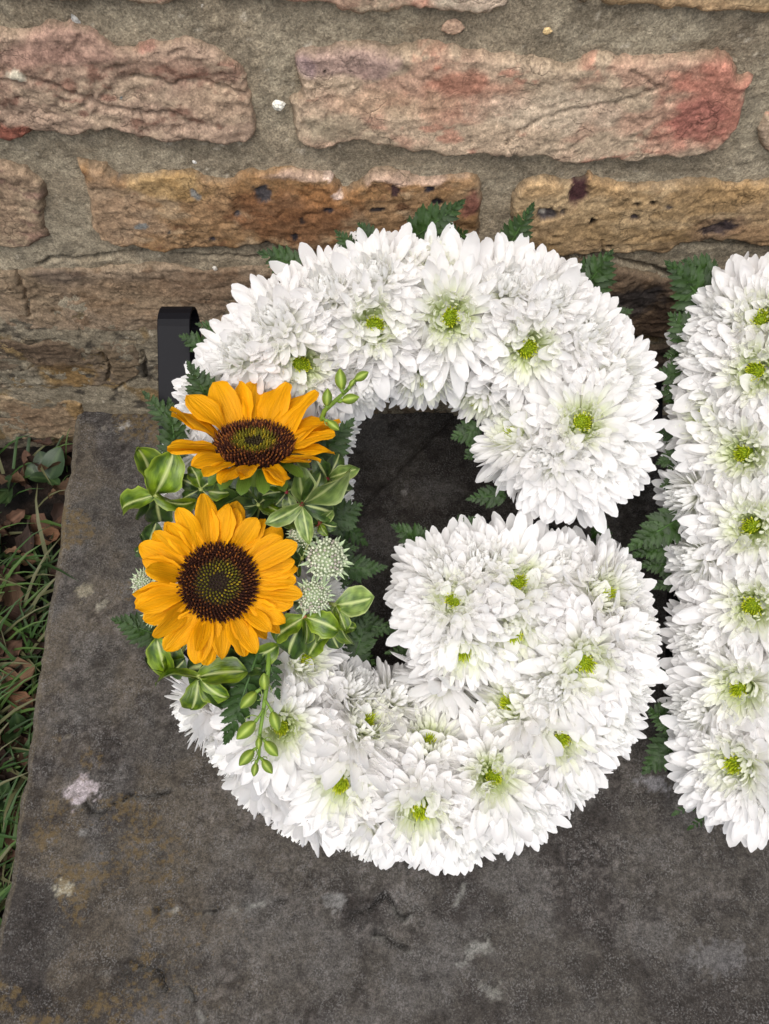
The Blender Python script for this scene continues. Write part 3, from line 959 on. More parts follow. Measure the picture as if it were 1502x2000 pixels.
def centre_mesh(seed):
    rs = random.Random(seed)
    mb = MB()
    n = 60
    for i in range(n):
        f = (i + .5) / n
        r = .135 * math.sqrt(f) * rs.uniform(.85, 1.1)
        a = i * GA
        p = Vector((r * math.cos(a), r * math.sin(a), .26 + .05 * (1 - f) + rs.uniform(-.05, .06)))
        d = Vector((math.cos(a) * r * 2.2, math.sin(a) * r * 2.2, 1)).normalized() * .10
        g_ = np.array([.40, .48, .015]) * (.7 + .5 * rs.random()) if f < .6 else np.array([.68, .70, .06]) * (.8 + .4 * rs.random())
        mb.tube([p - d * 2, p, p + d * .6], [.008, .011, .005], g_, 5)
    V, F = [(0, 0, .31)], []
    for k in range(3):
        for q in range(12):
            V.append(((.05, .10, .14)[k] * math.cos(q * math.pi / 6), (.05, .10, .14)[k] * math.sin(q * math.pi / 6), (.30, .255, .12)[k]))
    for q in range(12):
        F.append((0, 1 + q, 1 + (q + 1) % 12))
        for k in range(2): F.append((1 + k * 12 + q, 13 + k * 12 + q, 13 + k * 12 + (q + 1) % 12, 1 + k * 12 + (q + 1) % 12))
    mb.add(V, F, (.22, .31, .015))
    return mb.mesh('flower_centre', M_CENTRE)


INNER = [inner_mesh(k) for k in range(4)]
INNER_CLOSED = [inner_mesh(k, True) for k in range(4, 7)]
CENTRE = [centre_mesh(k) for k in range(4)]


def chrysanthemum(pos, axis, R, label, group, rs, n_out=128, near_eyes=(), openness=1.0, closed=False):
    a0 = rs.uniform(0, 6.28)
    root = thing('chrysanthemum', frame_z(pos - axis * (R * .22), axis, (math.cos(a0), math.sin(a0), .1)), label, 'chrysanthemum', group)
    sc = Matrix.Scale(R, 4)
    if closed:
        link('inner_florets', INNER_CLOSED[rs.randrange(3)], root, sc, 'stuff')
    else:
        link('flower_centre', CENTRE[rs.randrange(4)], root, sc @ Matrix.Diagonal((rs.uniform(.75, 1.05), rs.uniform(.8, 1.05), 1, 1)))
        link('inner_florets', INNER[rs.randrange(4)], root, sc, 'stuff')
    for i in range(n_out):
        f = i / (n_out - 1)
        phi = R_(52 + 58 * f ** .9 * openness) + rs.gauss(0, .06)
        L = R * (.60 + .40 * min(1, f * 1.5) + rs.gauss(0, .06) + (.10 if f > .6 and rs.random() < .15 else 0))
        lib = P_IN if f < .22 else (P_MID if f < .55 else P_OUT)
        m = pm(i * GA + rs.gauss(0, .10), phi, L, R * .07, rs.gauss(0, .17), R * (.05 - .12 * f))
        me = lib[rs.randrange(len(lib))]
        if near_eyes:
            wm = root.matrix_world @ m
            if any((wm @ Vector((t, 0, .04)) - e).length < d for t in (.5, .65, .8, .92, 1) for e, d in near_eyes): continue
        link('petal', me, root, m)
    return root


def on_mound(px, py, path, e=None, hw=.050):
    """flower position and facing on the rounded back of a letter stroke"""
    ee = .075
    for _ in range(6):
        p = to_xs(at_letter(px, py, ee, False))
        d = p - path
        q = np.hypot(d[:, 0], d[:, 1])
        k = int(q.argmin())
        rho = min(1.0, q[k] / hw)
        ee = e if e is not None else .034 + .046 * math.sqrt(max(0, 1 - (rho * .95) ** 2))
    o = d[k] / (q[k] + 1e-9)
    t = R_(78) * rho ** 1.2
    ax = EN * math.cos(t) + (Vector((o[0], 0, 0)) + ES * o[1]) * math.sin(t)
    return at_letter(px, py, ee), ax.normalized()


WC = 'white chrysanthemum '
G_FLOWERS = [  # px, py, size, label
    (587, 711, 1.12, 'full white chrysanthemum just above the upper sunflower, bright green eye'),
    (732, 633, 1.08, WC + 'with greenish petals at the crown, left of the big middle one'),
    (880, 620, 1.16, 'large open white chrysanthemum at the crown of the G, green eye'),
    (1032, 679, 1.08, WC + 'on the right shoulder of the G'),
    (1134, 826, 1.06, 'large white chrysanthemum filling the upper right end of the G'),
    (828, 742, .90, WC + 'hanging over the hole below the large crown flower'),
    (940, 782, .86, 'small-eyed white chrysanthemum on the inner rim right of the hole top'),
    (1000, 846, .88, WC + 'on the inner rim left of the large end flower'),
    (1060, 896, .86, WC + 'low on the upper terminal, facing the gap'),
    (1145, 914, .84, WC + 'at the bottom right corner of the upper terminal'),
    (1205, 872, .86, WC + 'on the outer right rim of the upper terminal'),
    (1206, 738, .90, WC + 'on outer right rim facing the upright letter'),
    (1142, 648, .86, WC + 'on the outer rim beside the fern at right shoulder'),
    (1070, 580, .88, WC + 'at the back rim of the right shoulder'),
    (990, 560, .88, WC + 'on the back rim right of the crown'),
    (850, 530, .90, WC + 'on the back rim at the very top of the G'),
    (735, 538, .90, WC + 'at the back rim left of the top'),
    (640, 566, .90, WC + 'on the back rim above the upper left curve'),
    (540, 625, .90, WC + 'on the upper left rim right of the black strap'),
    (474, 692, .86, WC + 'beside the top of the black strap'),
    (400, 770, .86, WC + 'on the left rim behind the upper sunflower fern'),
    (365, 880, .82, WC + 'peeping out left of the upper sunflower'),
    (345, 1010, .82, WC + 'peeping out between the variegated leaves at left'),
    (360, 1180, .82, WC + 'hidden behind the lower sunflower'),
    (385, 1385, .92, WC + 'half hidden under the lower left leaf cluster'),
    (705, 755, .84, WC + 'on the inner rim behind the upper bud sprig'),
    (655, 850, .84, WC + 'on the inner rim right of the upper sunflower'),
    (655, 960, .66, WC + 'small, under the leaves on the inner left rim'),
    (640, 1150, .80, WC + 'behind the pale pincushion flowers'),
    (886, 1172, .98, WC + 'at the left end of the G bar, green eye to the side'),
    (1013, 1138, 1.02, WC + 'at the top middle of the G bar'),
    (1180, 1160, 1.0, WC + 'at the upper right of the G bar'),
    (1003, 1236, 1.0, WC + 'with open green eye in the middle of the bar'),
    (1140, 1290, 1.06, 'large white chrysanthemum with curled centre at right of the bar'),
    (905, 1272, .95, WC + 'on the lower left corner of the bar'),
    (996, 1375, 1.0, WC + 'with deep green eye below the bar'),
    (1095, 1440, 1.0, WC + 'on the lower right bend of the G'),
    (962, 1512, 1.06, WC + 'with ragged green eye on the bottom curve at right'),
    (838, 1447, .98, WC + 'with slit green eye on the inner bottom curve'),
    (715, 1408, 1.02, WC + 'right of the lower bud sprig on the bottom curve'),
    (667, 1528, 1.06, WC + 'with curled centre on the bottom curve at left'),
    (820, 1575, 1.06, WC + 'at the very front middle of the bottom curve'),
    (552, 1412, 1.04, WC + 'directly under the lower bud sprig'),
    (592, 1287, .92, WC + 'cupped upward beside the lower sunflower'),
    (450, 1465, .92, WC + 'at the lower left bend below the leaf cluster'),
    (495, 1530, .90, WC + 'on the outer rim of the lower left bend'),
    (585, 1605, .90, WC + 'on the front rim left of centre'),
    (715, 1630, .90, WC + 'on the front rim with petals hanging to the slab'),
    (905, 1635, .92, WC + 'on the front rim right of centre'),
    (1020, 1585, .90, WC + 'on the front rim at the lower right'),
    (1120, 1520, .90, WC + 'on the outer rim of the lower right bend'),
    (1190, 1420, .90, WC + 'low on the right side below the bar'),
    (1228, 1330, .86, WC + 'on the right side of the bar near the upright letter'),
    (1232, 1222, .88, WC + 'at the right end of the bar'),
    (1212, 1142, .82, WC + 'at the upper right corner of the bar'),
    (1092, 1108, .78, WC + 'on the upper rim of the bar below the terminal'),
    (945, 1096, .82, WC + 'on the upper rim of the bar beside the hole'),
    (858, 1115, .86, WC + 'on the upper left corner of the bar'),
    (850, 1215, .80, WC + 'at the left tip of the bar over the hole'),
    (690, 1345, .86, WC + 'on the inner rim at the bottom left of the hole'),
    (775, 1360, .86, WC + 'on the inner rim at the bottom of the hole'),
    (870, 1355, .84, WC + 'tucked between the bar and the bottom curve'),
    (1075, 1340, .90, WC + 'filling the right bend inside the bar'),
]
I_FLOWERS = [
    (1480, 624, .98, WC + 'topmost on the face of the upright letter'),
    (1467, 727, 1.08, WC + 'second from top on the face of the upright letter'),
    (1447, 885, 1.07, WC + 'third from top on the upright letter'),
    (1457, 1025, 1.1, WC + 'in the middle of the face of the upright letter'),
    (1460, 1180, 1.08, WC + 'with broad petals below the middle of the upright letter'),
    (1437, 1338, 1.1, WC + 'last but one on the face of the upright letter'),
    (1428, 1484, 1.08, WC + 'lowest on the face of the upright letter'),
    (1416, 612, .84, WC + 'on the left rim at the top of the upright letter'),
    (1374, 690, .88, WC + 'on left rim of the upright letter below the top fern'),
    (1378, 815, .94, WC + 'side-on with yellow eye on the left rim of the upright letter'),
    (1346, 965, .88, WC + 'on the left rim of upright letter beside the long fern'),
    (1358, 1090, .86, WC + 'low on the left rim of upright letter by dark ferns'),
    (1374, 1250, .84, WC + 'shaded on the left rim opposite the bar of the G'),
    (1362, 1385, .90, WC + 'on the lower left rim of the upright letter'),
    (1396, 1520, .84, WC + 'at the bottom left corner of the upright letter'),
    (1490, 1540, .90, WC + 'hanging over the bottom end of the upright letter'),
    (1540, 615, .86, WC + 'on the back rim at the top of the upright letter'),
    (1575, 660, 1.0, WC + 'at the right edge near the top of the upright letter'),
    (1570, 800, 1.0, WC + 'cut off by the right edge, upper part of upright letter'),
    (1565, 955, 1.0, WC + 'cut off by the right edge at mid height'),
    (1560, 1105, 1.0, WC + 'cut off by the right edge below mid height'),
    (1555, 1260, 1.0, WC + 'cut off by right edge in the lower part'),
    (1550, 1425, 1.0, WC + 'cut off by right edge near the bottom'),
    (1570, 1535, .90, WC + 'at the bottom right corner of the upright letter'),
]
RC = .0420
rs = random.Random(21)
plan = []
for lst, path, grp in ((G_FLOWERS, G_PATH, 'white chrysanthemums of the G'), (I_FLOWERS, I_PATH, 'white chrysanthemums of the upright letter')):
    for px, py, k, lab in lst:
        p, ax = on_mound(px, py, path)
        ax = (ax + Vector((rs.gauss(0, .06), rs.gauss(0, .06), rs.gauss(0, .06)))).normalized()
        p = p + EN * (rs.gauss(0, .002) + (.004 if k > 1.03 and py > 720 else 0))
        plan.append((p, ax, RC * k, lab, grp))
eyes = [(p + ax * (R * .12), R * .175 if R > RC * .945 else 0) for p, ax, R, _, _ in plan]
EYED = ('hanging over the hole below', 'small-eyed', 'inner rim left of the large', 'bar, green eye', 'side-on with yellow', 'cupped upward', 'very top of the G')
for i, (p, ax, R, lab, grp) in enumerate(plan):
    chrysanthemum(p, ax, R, lab, grp, rs, closed=R < RC * .945 and not any(q in lab for q in EYED), near_eyes=[q for j, q in enumerate(eyes) if j != i and (q[0] - p).length < R * 1.4])

# a petal dropped on the slab
q = at_z(1178, 1046, .012)
o = link('fallen_petal', P_OUT[2], None, frame(q, (.6, -.8, .3), (0, -.3, 1)) @ Matrix.Scale(.022, 4))
tag(o, 'single white petal fallen in the gap between the G terminal and bar', 'petal')

# ------------------------------------------------------------------ sunflowers
def ray_col(t, v):
    c = lin(252, 166, 10) * (1 - t) * .35 + lin(255, 179, 10) * (1 - (1 - t) * .35)
    return c * np.array([.95, .93, .7]) * (1 - .16 * (1 - abs(v)) * (1 - t)) * (1 - .10 * (math.cos(v * 9.4) > .3) * (1 - t * .6))


SH_RAY = ([0, .12, .35, .6, .8, .92, 1], [.42, .66, .97, 1.0, .84, .58, .10])
RAYS_A = [petal_mesh('ray_petal', 60 + k, (.25, -.5 + .12 * (k % 5), -.15), .35, .235 + .02 * (k % 3), None, M_RAY, nl=9, nw=6, shape=SH_RAY, twist=.7, wave=.05, colf=ray_col, ridges=.15, ruffle=.05) for k in range(9)]
RAYS_B = [petal_mesh('ray_petal', 80 + k, (.3, .9, -.9 - .2 * (k % 3)), .5, .21, None, M_RAY, nl=9, nw=6, shape=SH_RAY, twist=.9, wave=.04, colf=ray_col, ridges=.17) for k in range(6)]


def disc_mesh(seed):
    rs = random.Random(seed)
    mb = MB()
    n = 480
    for i in range(n):
        f = (i + .5) / n
        r = math.sqrt(f)
        a = i * GA
        z = .16 * (1 - r ** 2.2) - .09 * math.exp(-(r / .28) ** 2)
        p = Vector((r * math.cos(a), r * math.sin(a), z))
        d = Vector((math.cos(a) * (.1 + r * .45), math.sin(a) * (.1 + r * .45), 1)).normalized()
        jit = .75 + .5 * rs.random()
        if r < .24: c, h, w_ = lin(52, 44, 24), .07, .023
        elif r < .52:
            k = (r - .24) / .28
            c, h, w_ = lin(104, 98, 22) * (1 - k * .3), .09, .024
            if rs.random() < .25: c = lin(140, 120, 24)
        elif r < .60: c, h, w_ = lin(84, 62, 20), .12, .026
        else: c, h, w_ = lin(54, 26, 15), .16, .028
        c = c * jit
        tip = c * 1.0
        if r > .56 and rs.random() < .5: tip = lin(104, 58, 26) * jit
        b = p + d * h
        mb.tube([p - d * .05, p + d * h * .55], [w_, w_ * 1.15], c, 5)
        mb.tube([p + d * h * .5, b, b + d * .03], [w_ * .8, w_ * .95, w_ * .3], tip, 5)
        if r > .5 and rs.random() < .7:
            mb.tube([b, b + d * .05 + Vector((rs.uniform(-.03, .03), rs.uniform(-.03, .03), .03))], [.009, .007], lin(66, 26, 14) if rs.random() < .7 else lin(168, 104, 34), 4)
    # floor of the disc
    ring = [Vector((1.02 * math.cos(2 * math.pi * k / 32), 1.02 * math.sin(2 * math.pi * k / 32), -.03)) for k in range(32)]
    mid = [Vector((v.x * .55, v.y * .55, .08)) for v in ring]
    mb.add(ring + mid + [Vector((0, 0, .05))], [(k, (k + 1) % 32, 32 + (k + 1) % 32, 32 + k) for k in range(32)] + [(32 + k, 32 + (k + 1) % 32, 64) for k in range(32)], lin(34, 18, 10))
    return mb.mesh('disc_florets', M_DISC)


DISC = disc_mesh(1)
SEPAL = petal_mesh('sepal', 95, (.1, -.3, -.3), .3, .22, None, M_LEAF, nl=6, nw=4, colf=lambda t, v: lin(84, 112, 40))


def sunflower(pos, axis, up_hint, rd, L, label, spec, seed, stem_to):
    rs = random.Random(seed)
    root = thing('sunflower', frame_z(pos, axis, up_hint), label, 'sunflower', 'sunflowers on the left stroke of the G')
    link('disc_florets', DISC, root, Matrix.Scale(rd, 4), 'stuff')
    for (a, phi, k, lib) in spec(rs):
        link('ray_petal', lib[rs.randrange(len(lib))], root, pm(a, phi, L * k, rd * .93, rs.gauss(0, .22), rs.uniform(-.0025, .001)))
    for k in range(16):
        link('sepal', SEPAL, root, pm(k * .393 + .2, R_(100) + rs.gauss(0, .12), L * .62, rd * .7, 0, -.006))
    mb = MB()
    inv = root.matrix_world.inverted()
    q = inv @ stem_to
    mb.tube([(0, 0, -.003), (0, 0, -.02), Vector(q) * .6 + Vector((0, 0, -.01)), q], [.009, .006, .005, .005], lin(96, 120, 50), 8)
    link('stem', mb.mesh('stem', M_STEM), root)
    return root


def spec_low(rs):
    out = []
    for ring, (n, ph, k0) in enumerate(((20, 74, .95), (19, 86, 1.06))):
        for i in range(n):
            out.append((2 * math.pi * (i + ring * .5) / n + rs.gauss(0, .07), R_(ph) + rs.gauss(0, .09), k0 * (1 + rs.gauss(0, .07)), RAYS_A if rs.random() < .8 else RAYS_B))
    return out


def spec_up(rs):
    out = []
    for ring, (n, ph) in enumerate(((14, 55), (13, 64))):
        for i in range(n):
            a = 2 * math.pi * (i + ring * .5) / n + rs.gauss(0, .08)      # local x points up the picture
            back = math.cos(a)
            front = back < -.35
            out.append((a, R_(ph + (24 if front else 0) + 12 * abs(math.sin(a))) + rs.gauss(0, .1), (1.12 if back > 0 else .95) * (.85 if front else 1) * (1 + rs.gauss(0, .05)), RAYS_B if front and rs.random() < .6 else RAYS_A))
    return out


def to_cam(p): return (CAM - p).normalized()


p = at_letter(427, 1137, .118)
sunflower(p, to_cam(p) + UP * .06 + Vector((.05, 0, 0)), UP, .0222, .0262, 'lower sunflower facing the viewer, round brown disc, orange-yellow petals', spec_low, 5, at_letter(470, 1090, .04))
p = at_letter(497, 870, .122)
sunflower(p, to_cam(p) * .60 + UP * .80 + Vector((-.02, 0, 0)), UP, .0216, .0290, 'upper sunflower tilted back towards the wall, disc seen as an oval', spec_up, 8, at_letter(490, 960, .04))

# ------------------------------------------------------------------ fern sprigs
def leaflet_mesh(seed):
    rs = np.random.RandomState(seed)
    kt = [0, .08, .22, .24, .42, .44, .62, .64, .80, .82, 1]
    kw = [.25, .85, 1.0, .86, .98, .78, .82, .6, .56, .4, .02]
    n = 11
    V, C, U = [], [], []
    for i in range(n):
        t = kt[i]
        hw = .25 * kw[i]
        for j in range(5):
            v = -1 + j * .5
            V.append((t + (.05 if j in (0, 4) and i % 2 == 0 and 0 < i < 10 else 0), v * hw + .06 * t * t, .10 * abs(v) * hw * 2 - .12 * t * t + .012 * (rs.rand() - .5)))
            C.append(lin(42, 66, 22) * (1.15 if j == 2 else 1 - .1 * rs.rand()))
            U.append((t, v))
    return raw_mesh('leaflet', V, [tuple(int(q) for q in f) for f in grid_faces(n, 5)], M_FERN, np.array(C), True, np.array(U))


LEAFLETS = [leaflet_mesh(k) for k in range(4)]


def rachis_mesh():
    mb = MB()
    mb.tube([(0, 0, 0), (.5, 0, .02), (1, 0, -.02)], [.014, .010, .003], lin(66, 96, 46), 5)
    return mb.mesh('rachis', M_STEM)


RACHIS = rachis_mesh()


def fern(b, t, label, wid=.5, eb=.03, et=.045, pairs=8, seed=0, roll=0.0, zlim=None):
    rs = random.Random(seed * 13 + 5)
    p0 = b if isinstance(b, Vector) else at_letter(b[0], b[1], eb)
    p1 = t if isinstance(t, Vector) else at_letter(t[0], t[1], et)
    d = p1 - p0
    L = d.length
    nrm = to_cam(p0)
    nrm = Matrix.Rotation(roll + rs.gauss(0, .15), 3, d.normalized()) @ nrm
    root = thing('fern_sprig', frame(p0, d, nrm), label, 'fern', 'fern sprigs among the flowers')
    link('rachis', RACHIS, root, Matrix.Scale(L, 4))
    pairs += 1
    for i in range(pairs):
        f = (i + .3) / pairs
        ln = L * wid * (1 - f) ** .85 * (.75 + .45 * min(1, f * 4)) * .84
        for sgn in (1, -1):
            a = sgn * (R_(56 - 30 * f) + rs.gauss(0, .06))
            x = Vector((math.cos(a), math.sin(a), rs.gauss(-.05, .08)))
            m = frame((L * (f + (.02 if sgn > 0 else .05)), 0, .02 * L * math.sin(f * 3)), x, (rs.gauss(0, .12), rs.gauss(0, .12) - sgn * .15, 1)) @ Matrix.Scale(ln, 4)
            if sgn < 0: m = m @ Matrix.Diagonal((1, -1, 1, 1))
            link('leaflet', LEAFLETS[rs.randrange(4)], root, m)
    link('leaflet', LEAFLETS[rs.randrange(4)], root, frame((L * .80, 0, 0), (1, 0, -.05), (0, 0, 1)) @ Matrix.Scale(L * .24, 4))
    return root


DF = 'dark green fern tip '
FERNS = [  # base px, tip px, label, width, e base, e tip, pairs
    ((425, 815), (368, 708), 'upright fern sprig standing left of the upper sunflower', .50, .085, .105, 8),
    ((345, 905), (332, 780), 'narrow fern sprig at the far left above the variegated leaves', .42, .075, .085, 8),
    ((335, 830), (280, 764), DF + 'poking out over the slab left of the black strap', .45, .04, .05, 6),
    ((330, 905), (272, 880), DF + 'small and shaded behind the left variegated leaves', .5, .04, .045, 5),
    ((320, 1245), (220, 1208), 'blue-green fern sprig at far left beside the lower sunflower', .55, .07, .08, 8),
    ((345, 1070), (265, 1085), DF + 'shaded at the upper left of the lower sunflower', .6, .08, .085, 5),
    ((505, 1270), (440, 1452), 'long fern sprig hanging below the lower sunflower onto white petals', .42, .10, .10, 9),
    ((520, 1270), (545, 1365), 'short fern sprig behind the lower bud stem', .4, .098, .1, 6),
    ((610, 905), (690, 820), 'fern sprig right of the upper sunflower over white petals', .52, .09, .10, 8),
    ((600, 895), (672, 880), DF + 'lower one right of the upper sunflower', .45, .088, .09, 6),
    ((625, 1030), (705, 985), DF + 'broad, at the inner edge beside the variegated leaves', .7, .08, .08, 6),
    ((650, 1010), (718, 1065), DF + 'shaded, drooping into the hole', .5, .06, .05, 6),
    ((640, 1075), (700, 1070), DF + 'just above the pale pincushion flowers', .6, .07, .07, 5),
    ((655, 1110), (755, 1108), 'fern sprig pointing right into the hole beside the pincushion flowers', .48, .07, .07, 8),
    ((655, 1140), (690, 1135), DF + 'short one right of the pincushion flowers', .6, .06, .06, 5),
    ((680, 1215), (785, 1232), 'dark fern sprig pointing right low in the hole', .4, .035, .035, 8),
    ((690, 1295), (720, 1195), 'dark fern sprig rising at the bottom left of the hole', .5, .04, .04, 7),
    ((690, 1260), (735, 1300), DF + 'dark, in the bottom left corner of the hole', .5, .035, .03, 5),
    ((850, 1085), (768, 1025), 'fern sprig left of the bar pointing up into the hole', .52, .035, .05, 7),
    ((905, 1045), (925, 1010), DF + 'pair-leaved, above the bar', .9, .045, .05, 4),
    ((890, 1045), (900, 1005), DF + 'dark one above the left of the bar', .8, .04, .04, 4),
    ((825, 1265), (752, 1275), DF + 'dark, at the left bottom of the bar', .4, .035, .035, 6),
    ((990, 965), (912, 975), 'fern sprig under the upper terminal pointing left into the hole', .5, .04, .045, 6),
    ((940, 835), (882, 856), 'dark fern sprig at the top right inside the hole', .7, .03, .03, 6),
    ((945, 868), (908, 896), DF + 'dark, lower one at the hole top right', .7, .03, .03, 5),
    ((1165, 1020), (1190, 1085), DF + 'dark, hanging in the gap below the terminal', .5, .03, .03, 6),
    ((590, 525), (505, 492), 'fern sprig on the wall side of the upper left rim', .55, .05, .065, 6),
    ((690, 490), (655, 450), DF + 'small, behind the top left of the G', .55, .06, .07, 5),
    ((730, 480), (700, 436), DF + 'pair against the wall behind the top', .7, .06, .07, 5),
    ((800, 470), (905, 395), 'fern sprig laid along the wall above the top of the G', .48, .05, .08, 8),
    ((880, 470), (912, 452), DF + 'small, at the very top beside the wall', .6, .05, .07, 4),
    ((985, 495), (1042, 400), 'curved fern sprig against the golden brick', .42, .05, .08, 8),
    ((1130, 580), (1195, 492), 'broad fern sprig right of the shoulder against the wall', .6, .045, .075, 7),
    ((1140, 580), (1140, 510), DF + 'narrow, beside the broad one at right shoulder', .4, .045, .06, 6),
    ((1175, 630), (1235, 605), 'dark fern sprig lying right of the shoulder', .6, .04, .05, 6),
    ((405, 680), (350, 655), DF + 'in front of the black strap', .6, .05, .05, 5),
    ((430, 645), (382, 632), DF + 'small, over the top of the black strap', .5, .055, .06, 5),
    ((1395, 610), (1305, 512), 'fern sprig at the top left of the upright letter', .5, .04, .06, 8),
    ((1400, 545), (1335, 508), DF + 'dark, above the top left of the upright letter', .6, .04, .05, 5),
    ((1360, 670), (1308, 612), 'fern sprig left of the upright letter, second from top', .62, .045, .055, 6),
    ((1350, 690), (1298, 695), DF + 'left of the upright letter over the gap, third from top', .6, .04, .045, 6),
    ((1350, 745), (1288, 722), DF + 'leafy, beside the black bar in the gap', .7, .04, .045, 5),
    ((1345, 775), (1290, 765), DF + 'low, under the black bar in the gap', .7, .035, .04, 5),
    ((1350, 890), (1283, 905), 'fern sprig pointing left in the middle of the gap', .6, .035, .04, 6),
    ((1345, 850), (1280, 845), DF + 'dark, in the gap right of the terminal', .6, .03, .03, 6),
    ((1345, 940), (1290, 950), DF + 'in the gap below the middle fern', .6, .035, .04, 6),
    ((1350, 1000), (1225, 1072), 'long fern sprig crossing the gap towards the bar', .42, .04, .05, 10),
    ((1345, 1060), (1232, 1085), 'dark fern sprig below the long one in the gap', .4, .03, .035, 9),
    ((1345, 1100), (1245, 1105), DF + 'dark, lowest of the bunch in the gap', .45, .025, .03, 8),
    ((1330, 1130), (1275, 1150), DF + 'dark, right of the bar corner', .5, .03, .03, 6),
    ((1325, 1320), (1275, 1310), DF + 'dark, between the bar and upright letter', .5, .03, .03, 5),
    ((1340, 1415), (1262, 1385), 'fern sprig low in the gap above the slab', .55, .03, .04, 7),
    ((1345, 1430), (1255, 1510), 'fern sprig spread on the slab left of the upright letter', .52, .035, .03, 8),
    ((1370, 1560), (1312, 1592), DF + 'olive, under the lower left of the upright letter', .35, .03, .025, 5),
    ((1390, 1590), (1342, 1620), DF + 'olive, lowest beside the upright letter', .35, .03, .025, 5),
]
for i, (b, t, lab, wd, eb, et, np_) in enumerate(FERNS):
    fern(b, t, lab, wd, eb, et, np_, i)

# ------------------------------------------------------------------ variegated leaf sprigs
def leaf_mesh(seed, mid, dark, edge, W=.24, curl=(.5, -.3, -1.4), wave=.07, nl=14, nw=12):
    rs = np.random.RandomState(seed)

    def cf(t, v):
        n = float(fbm(np.array(t * 5 + seed), np.array(v * 3.0), seed, 3))
        n = max(0, min(1, (n - .3) * 2.5))
        c = dark * (1 - n) + mid * n
        c = c * (1 + .17 * math.sin(abs(v) * 3.5 - t * 30))
        rib = max(0, 1 - abs(v) / (.10 * (1.02 - t) + .015)) if t < .9 else 0
        rib = min(1, rib * 1.5) * .75
        c = c * (1 - rib) + lin(200, 208, 140) * rib
        e = max(0, (abs(v) - .80) / .2)
        return c * (1 - e * .7) + edge * e * .7
    return petal_mesh('leaf', seed, curl, .55, W, None, M_LEAF, nl=nl, nw=nw, wave=wave, twist=.7, colf=cf, ruffle=.07, shape=([0, .1, .3, .55, .78, .92, 1], [.14, .36, .84, 1.0, .72, .34, .03]))


LB = [leaf_mesh(200 + k, lin(108, 132, 24), lin(52, 78, 15), lin(150, 168, 60)) for k in range(4)]
LP = [leaf_mesh(210 + k, lin(126, 146, 72), lin(78, 102, 44), lin(176, 186, 126), wave=.05, curl=(.4, -.6, .5 - .7 * (k % 2))) for k in range(3)]
LD = [leaf_mesh(220 + k, lin(60, 84, 30), lin(32, 50, 22), lin(88, 108, 52)) for k in range(3)]


def sprig(node, e, leaves, label, stem_px, seed, stemc=(150, 160, 90)):
    rs = random.Random(seed)
    p = at_letter(node[0], node[1], e)
    root = thing('variegated_leaf_sprig', frame_z(p, to_cam(p)), label, 'leaf sprig', 'variegated leaf sprigs round the sunflowers')
    inv = root.matrix_world.inverted()
    for (tx, ty, et, lib, wk, roll) in leaves:
        q = at_letter(tx, ty, et)
        d = q - p
        nrm = Matrix.Rotation(roll + rs.gauss(0, .28), 3, d.normalized()) @ (to_cam(p) - d.normalized() * .1)
        L = d.length * 1.07
        link('leaf', lib[rs.randrange(len(lib))], root, inv @ frame(p, d, nrm) @ Matrix.Diagonal((L, L * wk, L * .9, 1)))
    mb = MB()
    q = inv @ at_letter(stem_px[0], stem_px[1], e - .035)
    mb.tube([(0, 0, .001), q * .5 + Vector((0, 0, -.003)), q], [.0014, .0012, .0012], lin(*stemc), 6)
    link('stem', mb.mesh('stem', M_STEM), root)
    return root


sprig((303, 967), .105, [(268, 866, .112, LB, 1.25, .1), (338, 878, .118, LB, 1.35, -.2), (226, 1000, .100, LB, 1.35, .2), (382, 985, .115, LB, 1.15, .5), (296, 895, .098, LD, 1.1, .1), (310, 1030, .09, LD, 1.3, 0), (285, 1012, .085, LD, 1.3, 0)],
      'bright variegated leaf rosette at left between the two sunflowers', (360, 990), 1)
sprig((388, 1322), .105, [(292, 1330, .105, LB, 1.15, .3), (375, 1396, .105, LB, 1.3, 0), (450, 1368, .108, LB, 1.25, .2), (486, 1305, .110, LB, 1.15, -.5), (455, 1385, .098, LD, 1.1, .0), (440, 1290, .1, LD, 1.2, .0)],
      'variegated leaf rosette below the lower sunflower over white petals', (420, 1260), 2)
sprig((330, 1318), .095, [(300, 1245, .105, LB, 1.2, -.3), (282, 1275, .095, LD, 1.3, .2), (335, 1255, .1, LB, 1.2, .6), (365, 1290, .1, LD, 1.4, .1)],
      'half hidden leaf cluster at the lower left of the lower sunflower', (380, 1230), 3)
sprig((590, 985), .112, [(582, 905, .122, LP, 1.2, .4), (685, 915, .125, LP, 1.1, .7), (520, 1020, .118, LP, 1.0, -.6), (610, 1058, .112, LP, 1.0, .5), (632, 918, .115, LD, 1.2, 0), (660, 1002, .1, LD, 1.2, .2), (545, 1035, .1, LD, 1.2, .2)],
      'pale curled leaf cluster on a reddish stem right of the upper sunflower', (540, 978), 4, (130, 40, 52))
sprig((505, 985), .098, [(430, 1000, .105, LD, 1.3, .2), (555, 960, .11, LD, 1.3, -.2), (480, 940, .1, LD, 1.3, .1), (540, 1010, .1, LP, .9, .3), (455, 955, .1, LD, 1.2, 0), (560, 1005, .104, LB, 1.3, 0), (470, 1010, .092, LD, 1.5, 0), (410, 960, .095, LD, 1.4, .2), (520, 930, .095, LD, 1.4, 0), (580, 980, .096, LD, 1.4, -.2), (395, 1000, .09, LD, 1.5, 0), (440, 925, .085, LD, 1.5, 0), (600, 940, .09, LD, 1.4, .1), (372, 945, .088, LD, 1.3, .3), (398, 912, .085, LD, 1.3, 0), (350, 915, .08, LD, 1.2, 0)],
      'dark leaves filling the space between the two sunflowers', (500, 1020), 5)
